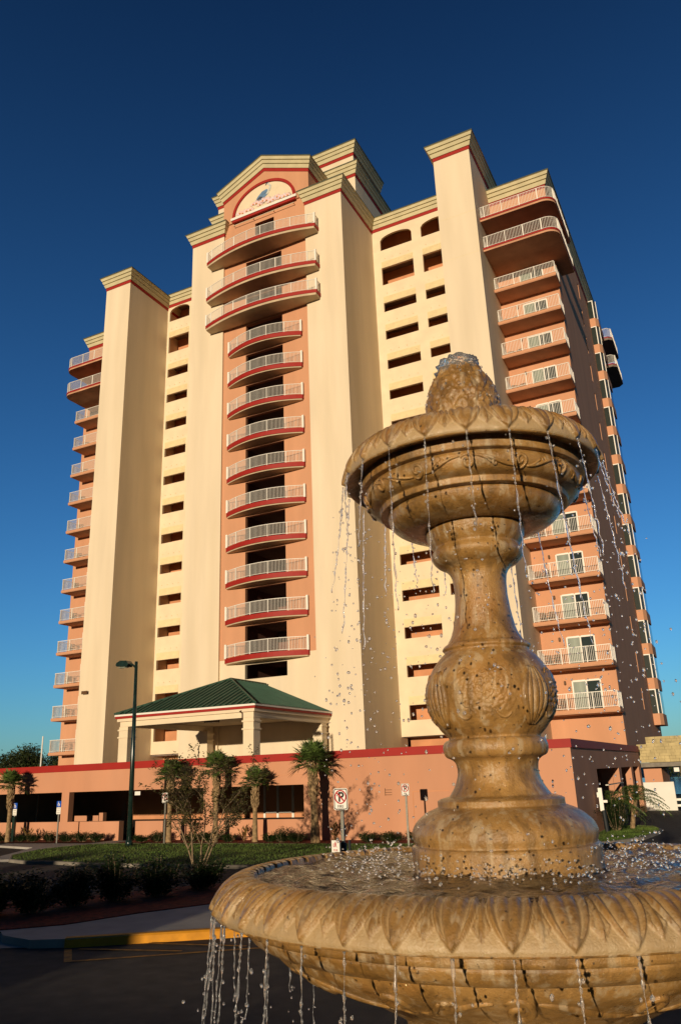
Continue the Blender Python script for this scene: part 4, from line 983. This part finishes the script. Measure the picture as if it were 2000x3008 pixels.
# ================================================================== FOUNTAIN
FX, FY = -0.535, 1.875
ft = thing('stone_fountain', (FX, FY, 0.0), 'two tier tan carved stone fountain with pineapple finial', 'fountain')
def smoothprof(prof, sub=4, sharp=()):
    """Catmull-Rom through (r,z) points; indices in sharp keep a crease"""
    out = []; n = len(prof)
    for i in range(n - 1):
        p0 = prof[i - 1] if i > 0 and i not in sharp else prof[i]; p1 = prof[i]; p2 = prof[i + 1]; p3 = prof[i + 2] if i + 2 < n and (i + 1) not in sharp else prof[i + 1]
        for k in range(sub):
            t = k / sub
            out.append(tuple(.5 * ((2 * p1[j]) + (-p0[j] + p2[j]) * t + (2 * p0[j] - 5 * p1[j] + 4 * p2[j] - p3[j]) * t * t + (-p0[j] + 3 * p1[j] - 3 * p2[j] + p3[j]) * t ** 3) for j in (0, 1)))
    out.append(prof[-1]); return out
def petal_h(u, v):
    """relief of the alternating leaf frieze: u in [-.5,.5] across one period, v 0 (inner) .. 1 (lower edge)"""
    h = 0.0
    v = max(0.0, (v - .10) / .90)
    w = .43 * (1 - (v / .965) ** 3.2) if v < .965 else 0
    e = w - abs(u); t = 0.0                                   # t: pale colour left in the hollows
    if e > 0:
        h = min(1, e / .045)
        mid = abs(u) / max(w, .02)
        g = exp(-((mid - .60) / .13) ** 2) * min(1, v * 6) * (1 if v < .80 else max(0, (.90 - v) / .10)); h -= .75 * g; t = .75 * g
        g = exp(-(mid / .11) ** 2) * (1 if v < .62 else max(0, (.72 - v) / .10)); h -= .35 * g; t = max(t, .3 * g)
        t = max(t, .9 * max(0, 1 - e / .02))
    else:
        uu = .5 - abs(u); w2 = min(.5 - w - .014, .09 + .2 * v) if v < .62 else min(.5 - w - .014, .21 * (1 - (v - .62) / .24)) if v < .86 else 0
        w2 = max(0, w2)
        e2 = w2 - uu; t = 1.0
        if e2 > 0:
            g = exp(-((uu / max(w2, .02) - .50) / .2) ** 2); h = .75 * min(1, e2 / .04) - .55 * g; t = max(.85 * g, .9 * max(0, 1 - e2 / .02))
    return max(h, -.15), t
def carved_ring(prof, N, per, amp, rows, rn):
    """lathe of a profile with the leaf frieze pushed out along its normals"""
    P = [Vector((r, 0, z)) for r, z in prof]; L = [0]; tint = []
    for a, b in zip(P[:-1], P[1:]): L.append(L[-1] + (b - a).length)
    vs = []; fs = []; n = N * per; k = rows + 1
    for i in range(k):
        s = L[-1] * i / rows; j = max(0, min(len(P) - 2, next((q for q in range(len(L) - 1) if L[q + 1] >= s), len(P) - 2)))
        t = (s - L[j]) / max(1e-9, L[j + 1] - L[j]); p = P[j].lerp(P[j + 1], t); d = (P[j + 1] - P[j]).normalized(); nr, nz = -d.z, d.x
        if nr * 1 + 0 < 0 and nz < 0: nr, nz = -nr, -nz
        v = i / rows
        for a in range(n):
            u = (a % per) / per - .5; h, tt = petal_h(u, v); h *= amp * (1.0 if v > .06 else v / .06) * (1 if v < .97 else 0); tint.append(tt)
            th = 2 * pi * a / n; r = p.x + nr * h; vs.append((FX + r * cos(th), FY + r * sin(th), p.z + nz * h))
    for i in range(rows):
        for a in range(n): fs.append((i * n + a, (i + 1) * n + a, (i + 1) * n + (a + 1) % n, i * n + (a + 1) % n))
    return vs, fs, tint
def patina(o, tint):                                      # pale antiquing left in the carved hollows
    a = o.data.attributes.new('patina', 'FLOAT', 'POINT'); a.data.foreach_set('value', tint)
rn = random.Random(3)
def settle(mb):                                           # the wide bowl has settled slightly, away from the pedestal's true level
    mb.v = [(x, y, z + min(1, max(0, (z - 2.25) / .3)) * (-.009 + .014 * ((x - FX) * cos(CAMA) + (y - FY) * sin(CAMA)) )) for x, y, z in mb.v]; return mb
CAMA = atan2(-FY, -FX)
# lower bowl rim (outward carved roll); profile from inner lip over the crest to the lower edge
prim = smoothprof([(.562, 2.597), (.580, 2.603), (.603, 2.600), (.626, 2.586), (.643, 2.566), (.651, 2.550), (.650, 2.541)], 5)[::-1][::-1]
vs, fs, tn = carved_ring(prim, 46, 36, .0095, 60, rn)
mb = MB(); mb.add(vs, fs); lowrim = settle(mb).build('lower_bowl_rim', 'stone', ft, smooth=True); patina(lowrim, tn)
# under-bowl and stem
under = [(.650, 2.541), (.646, 2.537), (.620, 2.541), (.607, 2.546), (.603, 2.541), (.599, 2.514), (.582, 2.513), (.584, 2.507), (.572, 2.490), (.555, 2.480), (.532, 2.479), (.530, 2.472), (.515, 2.452), (.47, 2.424), (.42, 2.402), (.37, 2.384), (.31, 2.352), (.27, 2.330), (.250, 2.318), (.243, 2.30), (.238, 2.27), (.215, 2.20), (.20, 2.1), (.19, 1.95), (.21, 1.85), (.28, 1.80), (.30, 1.74), (.30, 1.6)]
mb = MB(); mb.lathe(smoothprof(under, 3, sharp=(0, 2, 3, 4, 5, 6, 7, 9, 10, 18, 25, 26)), FX, FY, 160); low = settle(mb).build('lower_bowl', 'stone', ft, smooth=True)
mb = MB(); mb.lathe([(.2, 2.5), (.45, 2.51), (.53, 2.55), (.556, 2.59), (.561, 2.599)], FX, FY, 96); settle(mb).build('basin_lining', 'stone', low, smooth=True)
mb = MB(); mb.lathe([(.30, 1.6), (.42, 1.6), (.42, 1.45), (.55, 1.45), (.55, 0.0)], FX, FY, 8); mb.build('plinth', 'stone', ft)
# pedestal
ped = [(.210, 2.52), (.2105, 2.59), (.2095, 2.640), (.203, 2.6435), (.203, 2.646), (.2075, 2.660), (.206, 2.674), (.195, 2.692), (.172, 2.710), (.150, 2.719), (.1445, 2.722), (.144, 2.735), (.136, 2.739), (.116, 2.744), (.101, 2.766), (.092, 2.793), (.095, 2.815), (.103, 2.824), (.117, 2.832), (.1225, 2.850), (.118, 2.864), (.107, 2.870), (.108, 2.874), (.127, 2.895), (.143, 2.925), (.150, 2.962), (.149, 2.995), (.139, 3.025), (.121, 3.052), (.102, 3.071), (.1015, 3.075), (.106, 3.0815), (.101, 3.089), (.094, 3.092), (.079, 3.122), (.070, 3.165), (.0655, 3.205), (.0665, 3.245), (.071, 3.268), (.083, 3.284), (.100, 3.294), (.113, 3.308), (.115, 3.320), (.108, 3.332), (.107, 3.336), (.118, 3.352), (.1245, 3.370), (.1245, 3.388), (.120, 3.397)]
SH = (2, 3, 4, 10, 11, 12, 13, 21, 22, 29, 30, 33, 43, 44)
CAMA = atan2(-FY, -FX)                                    # direction from the axis towards the viewer's side
from mathutils import noise as mnoise
SPRAYS = (CAMA - .12, CAMA + 1.45, CAMA + 3.0, CAMA - 1.7)
pp = []                                                    # finer rows over the bulb so the carving has relief
sp_ = smoothprof(ped, 4, SH)
for a, b in zip(sp_[:-1], sp_[1:]):
    m = max(1, int(math.hypot(a[0] - b[0], a[1] - b[1]) / .0024)) if a[1] > 2.86 and a[1] < 3.08 else 1
    pp += [(a[0] + (b[0] - a[0]) * k / m, a[1] + (b[1] - a[1]) * k / m) for k in range(m)]
pp.append(sp_[-1]); vs = []; n = 360
for r, z in pp:
    for j in range(n):
        th = 2 * pi * j / n; h = .0022 * mnoise.noise((r * cos(th) * 14, r * sin(th) * 14, z * 14)) + .0009 * mnoise.noise((r * cos(th) * 60, r * sin(th) * 60, z * 60))
        if 2.86 < z < 3.08:
            for b in SPRAYS:
                da = ((th - b + pi) % (2 * pi) - pi) * .15; q = math.hypot(da / .078, (z - 2.962) / .062)
                if q < 1:
                    v = mnoise.noise((da * 95 + b * 7, (z - 2.9) * 95, b)); w = mnoise.noise((da * 210 + 9, z * 210, b))
                    h += (1 - q * q) ** .6 * (.0026 + .0085 * abs(v) + .003 * w)
        vs.append((FX + (r + h) * cos(th), FY + (r + h) * sin(th), z))
mb = MB(); mb.add(vs, [(i * n + j, i * n + (j + 1) % n, (i + 1) * n + (j + 1) % n, (i + 1) * n + j) for i in range(len(pp) - 1) for j in range(n)])
pedestal = mb.build('pedestal', 'stone', ft, smooth=True)
# relief on the bulb: curled leaf sprays
CAMA = atan2(-FY, -FX)                                    # direction from the axis towards the viewer's side
def prof_r(prof, z):
    best = prof[0][0]
    for (r0, z0), (r1, z1) in zip(prof[:-1], prof[1:]):
        if min(z0, z1) <= z <= max(z0, z1) and abs(z1 - z0) > 1e-6: best = r0 + (r1 - r0) * (z - z0) / (z1 - z0)
    return best
def relief(mb, prof, ang0, z0, pts, rad):
    P = []
    for a, b in pts:
        z = z0 + b; r = prof_r(prof, z); th = ang0 + a / max(.05, r); P.append((FX + (r + .0) * cos(th), FY + (r + .0) * sin(th), z))
    n = len(P); mb.tube(P, [rad * (.45 + .55 * sin(pi * (i + .5) / n)) for i in range(n)], 6)
def spiral(cx_, cz_, r0, r1, turns, a0, n=26):
    return [(cx_ + (r0 + (r1 - r0) * t) * cos(a0 + turns * 2 * pi * t), cz_ + (r0 + (r1 - r0) * t) * sin(a0 + turns * 2 * pi * t)) for t in np.linspace(0, 1, n)]
spd = smoothprof(ped, 4, SH); rr_ = random.Random(8)
for base in (CAMA - .12, CAMA + 1.45, CAMA + 3.0, CAMA - 1.7):
    mb = MB()
    for k in range(13):
        a = rr_.uniform(0, 2 * pi); q = rr_.uniform(.004, .04); cx_, cz_ = q * 1.15 * cos(a), q * 1.2 * sin(a)
        relief(mb, spd, base, 2.965, spiral(cx_, cz_, .003, rr_.uniform(.008, .014), rr_.choice([-1, 1]) * rr_.uniform(.7, 1.2), rr_.uniform(0, 6)), .005)
    for sg in (-1, 1):
        relief(mb, spd, base, 2.965, [(sg * (.012 + .05 * t), -.02 - .035 * sin(t * 2.4)) for t in np.linspace(0, 1, 12)], .004)
        relief(mb, spd, base, 2.965, [(sg * (.012 + .045 * t), .03 + .025 * sin(t * 2.6)) for t in np.linspace(0, 1, 12)], .0035)
    mb.build('bulb_relief', 'stone', pedestal, smooth=True)
                                                # hanging leaf swags between the sprays
for base in (CAMA + .72, CAMA + 2.2, CAMA - .95, CAMA - 2.4):
    mb = MB()
    for w, rad in ((.030, .010), (.016, .009), (0.0, .011), (-.016, .009), (-.03, .010)):
        relief(mb, spd, base, 2.965, [(w * sin(pi * (t * .85 + .08)), .055 - .125 * t) for t in np.linspace(0, 1, 14)], rad)
    mb.build('leaf_swag', 'stone', pedestal, smooth=True)
# upper bowl
urim = smoothprof([(.263, 3.589), (.272, 3.593), (.288, 3.590), (.305, 3.579), (.319, 3.560), (.327, 3.540), (.3285, 3.527), (.326, 3.521)], 5)
vs, fs, tn = carved_ring(urim, 22, 36, .0095, 48, rn)
mb = MB(); mb.add(vs, fs); patina(mb.build('upper_bowl_rim', 'stone', ft, smooth=True), tn)
uunder = [(.326, 3.521), (.321, 3.518), (.300, 3.525), (.2885, 3.527), (.2882, 3.514), (.288, 3.498), (.272, 3.497), (.277, 3.489), (.277, 3.472), (.264, 3.454), (.240, 3.446), (.240, 3.443), (.239, 3.432), (.219, 3.431), (.220, 3.422), (.210, 3.404), (.184, 3.389), (.148, 3.382), (.120, 3.383)]
SU = (0, 2, 3, 4, 5, 6, 7, 10, 11, 12, 13, 18)
mb = MB(); mb.lathe(smoothprof(uunder, 4, SU), FX, FY, 144); up = mb.build('upper_bowl', 'stone', ft, smooth=True)
mb = MB(); mb.lathe([(.06, 3.55), (.2, 3.555), (.25, 3.575), (.263, 3.591)], FX, FY, 64); mb.build('basin_lining', 'stone', up, smooth=True)
# scrolls on both bowls
def scroll_band(prof, nrep, zc, hh, rad, parent, seed):
    rad *= 1.5; mb = MB(); rr = random.Random(seed); rmid = prof_r(prof, zc); per = 2 * pi * rmid / nrep
    for i in range(nrep):
        th = 2 * pi * i / nrep + .05; sg = 1 if i % 2 else -1
        relief(mb, prof, th, zc, spiral(0, 0, hh * .18, hh * .82, sg * 1.35, rr.uniform(0, .6)), rad)
        relief(mb, prof, th, zc, [(hh * .8 + (per - hh * 1.6) * t, sg * hh * .55 * cos(pi * t)) for t in np.linspace(0, 1, 14)], rad)
        relief(mb, prof, th, zc, [(hh * .8 + per * .3 * t, sg * hh * (.55 - .9 * t * t)) for t in np.linspace(0, 1, 10)], rad * .8)
        relief(mb, prof, th, zc, spiral(per * .5, -sg * hh * .3, hh * .08, hh * .36, -sg * 1.1, rr.uniform(0, 2), 18), rad * .8)
    mb.build('scroll_relief', 'stone', parent, smooth=True)
scroll_band(smoothprof(uunder, 4, SU)[28:48], 14, 3.470, .021, .0032, up, 1)
scroll_band(smoothprof(under, 3, sharp=(0, 2, 3, 4, 5, 6, 7, 9, 10, 18))[33:60], 14, 2.428, .034, .0055, low, 2)
# pineapple finial
pine = smoothprof([(.070, 3.56), (.086, 3.64), (.097, 3.70), (.0985, 3.735), (.090, 3.778), (.073, 3.815), (.056, 3.839), (.040, 3.853), (.018, 3.859), (.001, 3.860)], 14)
mb = MB(); n = 260; vs = []
for r, z in pine:
    for j in range(n):
        th = 2 * pi * j / n; a = abs(sin(5 * th + 34 * (z - 3.56))); b = abs(sin(5 * th - 34 * (z - 3.56)))
        h = .0065 * (min(a, b) ** .55 - .5) + .0042 * mnoise.noise((r * cos(th) * 75, r * sin(th) * 75, z * 75)) + .002 * mnoise.noise((r * cos(th) * 190, r * sin(th) * 190, z * 190))
        q = max(.001, r + h * min(1, r / .04)); vs.append((FX + q * cos(th), FY + q * sin(th), z + .3 * h))
fs = [(i * n + j, (i + 1) * n + j, (i + 1) * n + (j + 1) % n, i * n + (j + 1) % n) for i in range(len(pine) - 1) for j in range(n)]
mb.add(vs, fs[::1]); mb.build('pineapple_finial', 'stone', ft, smooth=True)

# ================================================================== WATER
def pool(r0, r1, z, amp, nr, na, seed, label):
    rr = random.Random(seed); mb = MB(); vs = []; ph = [(rr.uniform(20, 130), rr.uniform(0, 2 * pi), rr.uniform(0, 6.3), rr.uniform(.3, 1)) for _ in range(26)]
    for i in range(nr + 1):
        r = r0 + (r1 - r0) * i / nr
        for j in range(na):
            th = 2 * pi * j / na; x, y = r * cos(th), r * sin(th)
            h = sum(w * sin(k * (x * cos(a) + y * sin(a)) + p) / (1 + k / 50) for k, a, p, w in ph) * amp / 3
            h *= 1.0 if i < nr - 2 else .3
            vs.append((FX + x, FY + y, z + h))
    mb.add(vs, [(i * na + j, (i + 1) * na + j, (i + 1) * na + (j + 1) % na, i * na + (j + 1) % na) for i in range(nr) for j in range(na)])
    if z < 3: settle(mb)
    o = mb.build('basin_water', 'pool', smooth=True); return tag(o, label, 'water', 'rippling water in the fountain bowls')
pool(.195, .572, 2.5985, .010, 70, 300, 4, 'rippling brown water filling the wide lower bowl')
pool(.06, .268, 3.5905, .003, 24, 120, 5, 'thin water film filling the small upper bowl')
# bubbling water cap on the finial
mb = MB(); n = 48; vs = []; capp = [(.064, 3.826), (.062, 3.842), (.055, 3.862), (.043, 3.878), (.026, 3.888), (.001, 3.891)]; cp = smoothprof(capp, 4); rr = random.Random(2)
ph = [(rr.randint(2, 11), rr.uniform(100, 420), rr.uniform(0, 6.3)) for _ in range(9)]
for r, z in cp:
    for j in range(n):
        th = 2 * pi * j / n; h = sum(sin(k * th + q * z + p) for k, q, p in ph) * .0014 * min(1, r / .02)
        vs.append((FX - .004 + (r + h) * cos(th), FY + (r + h) * sin(th), z + h * .8))
mb.add(vs, [(i * n + j, i * n + (j + 1) % n, (i + 1) * n + (j + 1) % n, (i + 1) * n + j) for i in range(len(cp) - 1) for j in range(n)])
for i in range(70):
    a = rr.uniform(0, 2 * pi); k = rr.random(); r = .060 * (1 - k ** 2) + .003; z = 3.835 + .058 * k; mb.ico((FX + r * cos(a), FY + r * sin(a), z), rr.uniform(.002, .0055))
for i in range(90):
    z = rr.uniform(3.62, 3.83); a = rr.uniform(0, 2 * pi); r = prof_r(pine, z) + .002; mb.ico((FX + r * cos(a), FY + r * sin(a), z), rr.uniform(.002, .0045), 1.3)
tag(mb.build('bubbling_water', 'water', smooth=True), 'bubbling clear water welling over the top of the pineapple finial', 'water')
LOOSE = []
def stream(a, r, z0, z1, seed, name_label, grp, drift=.03, rad=.0021):
    rr = random.Random(seed); mb = MB(); n = int((z0 - z1) / .0055); pts = []; rd = []; dx, dy = rr.gauss(0, drift * .35), rr.gauss(0, drift * .35)
    out = rr.uniform(.2, 1.0) * drift; wob = rr.uniform(0, 6)
    for i in range(n):
        t = i / n; q = r + .003 + out * t; z = z0 - (z0 - z1) * t
        pts.append((FX + q * cos(a) + dx * t * t + .0022 * sin(40 * t + wob) * t, FY + q * sin(a) + dy * t * t + .0022 * cos(33 * t + wob) * t, z))
        rd.append(max(.0006, rad * (.16 + 1.15 * abs(sin(i * .9 + 2.3 * sin(i * .37 + seed))) ** 2.2) * (1.2 - .5 * t)))
    mb.tube(pts, rd, 6)
    e = pts[-1]
    for i in range(rr.randint(12, 22)):
        z = e[2] - rr.uniform(.0, .42); q = .016 + .06 * (e[2] - z); LOOSE.append((e[0] + rr.gauss(0, q), e[1] + rr.gauss(0, q), z, rr.uniform(.0012, .0034), rr.uniform(.8, 1.8)))
    for i in range(8):
        k = rr.randint(3, n - 1); p = pts[k]; LOOSE.append((p[0] + rr.gauss(0, .006), p[1] + rr.gauss(0, .006), p[2], rr.uniform(.0016, .0034), 1.3))
    o = mb.build('water_stream', 'water', smooth=True); tag(o, name_label, 'water', grp)
for k in range(22):
    a = 2 * pi * (k + .5) / 22; rr = random.Random(100 + k)
    stream(a, .331, 3.520, 3.520 - rr.uniform(.16, .42), 100 + k, 'thin clear stream of water falling from a leaf tip of the upper bowl', 'streams falling from the upper bowl', .035)
for k in range(46):
    a = 2 * pi * (k + .5) / 46; rr = random.Random(200 + k)
    d = abs((a - CAMA + pi) % (2 * pi) - pi)
    if d > 2.2: continue
    stream(a, .650, 2.538, 2.538 - rr.uniform(.22, .45), 200 + k, 'thin clear stream of water falling from a leaf tip of the lower bowl', 'streams falling from the lower bowl', .03, .0022)
mb = MB(); rr = random.Random(77)
for x, y, z, r, q in LOOSE: mb.ico((x, y, z), r, q)
for i in range(430):                                       # falling drops between the two bowls
    z = 2.62 + (3.5 - 2.62) * rr.random() ** 1.1; t = (3.5 - z) / .9; a = rr.uniform(0, 2 * pi); r = .335 + .02 * t + rr.gauss(0, .014 + .030 * t)
    r = max(r, .24); mb.ico((FX + r * cos(a), FY + r * sin(a), z), rr.uniform(.0010, .0031) * (1 if rr.random() < .92 else 1.5), rr.uniform(.75, 1.5), sub=2)
for i in range(160):
    z = 2.0 + .5 * rr.random(); a = CAMA + rr.uniform(-1.8, 1.8); r = .67 + rr.gauss(0, .03); mb.ico((FX + r * cos(a), FY + r * sin(a), z), rr.uniform(.0016, .0042), rr.uniform(.8, 1.6))
tag(mb.build('water_drops', 'water', smooth=True), 'loose water drops falling all round the fountain', 'water', kind='stuff')
mb = MB()
for i in range(950):                                      # splash where the streams hit the lower basin
    a = rr.uniform(0, 2 * pi); r = max(.225, rr.gauss(.33, .055)); z = 2.604 + abs(rr.gauss(0, .022)); mb.ico((FX + r * cos(a), FY + r * sin(a), z), rr.uniform(.0010, .0034), rr.uniform(.7, 1.2))
tag(settle(mb).build('splash', 'water', smooth=True), 'sparkling ring of splashing drops on the lower bowl water', 'water', kind='stuff')

# ================================================================== OUTSIDE THE FRAME: hedge added behind the viewer to shade the forecourt
def hedge():
    rn = random.Random(31); lf = MB(); t = thing('shade_hedge', (-10, -25, 0), 'unseen uneven hedge added behind the viewer to shade the forecourt', 'hedge')
    x = -70.0
    core = MB()
    k = 0
    while x < 30:
        k += 1; gap = k % 2 == 0
        w = rn.uniform(.6, 1.9) if gap else rn.uniform(1.0, 2.4); h = rn.uniform(4.0, 4.7) if gap else rn.uniform(5.1, 6.0)
        if x < -7.3 < x + w: w = -7.3 - x
        if -10.8 < x < -7.31: h = max(h, 5.2)
        if -7.31 < x < 6: h = min(h, 3.55 + .2 * rn.random())
        core.box(x, -25.5, 0, x + w, -24.5, h - .15)
        for i in range(int(w * 60)):
            leafquad(lf, (x + rn.random() * w, -25 + rn.gauss(0, .45), h * rn.random() ** .5 + rn.gauss(0, .08)), (rn.gauss(0, 1), rn.gauss(0, 1), rn.gauss(0, 1)), (0, 0, 1), .3, .18)
        x += w
    core.build('core', 'leafdark', t); lf.build('foliage', 'leafdark', t)
hedge()
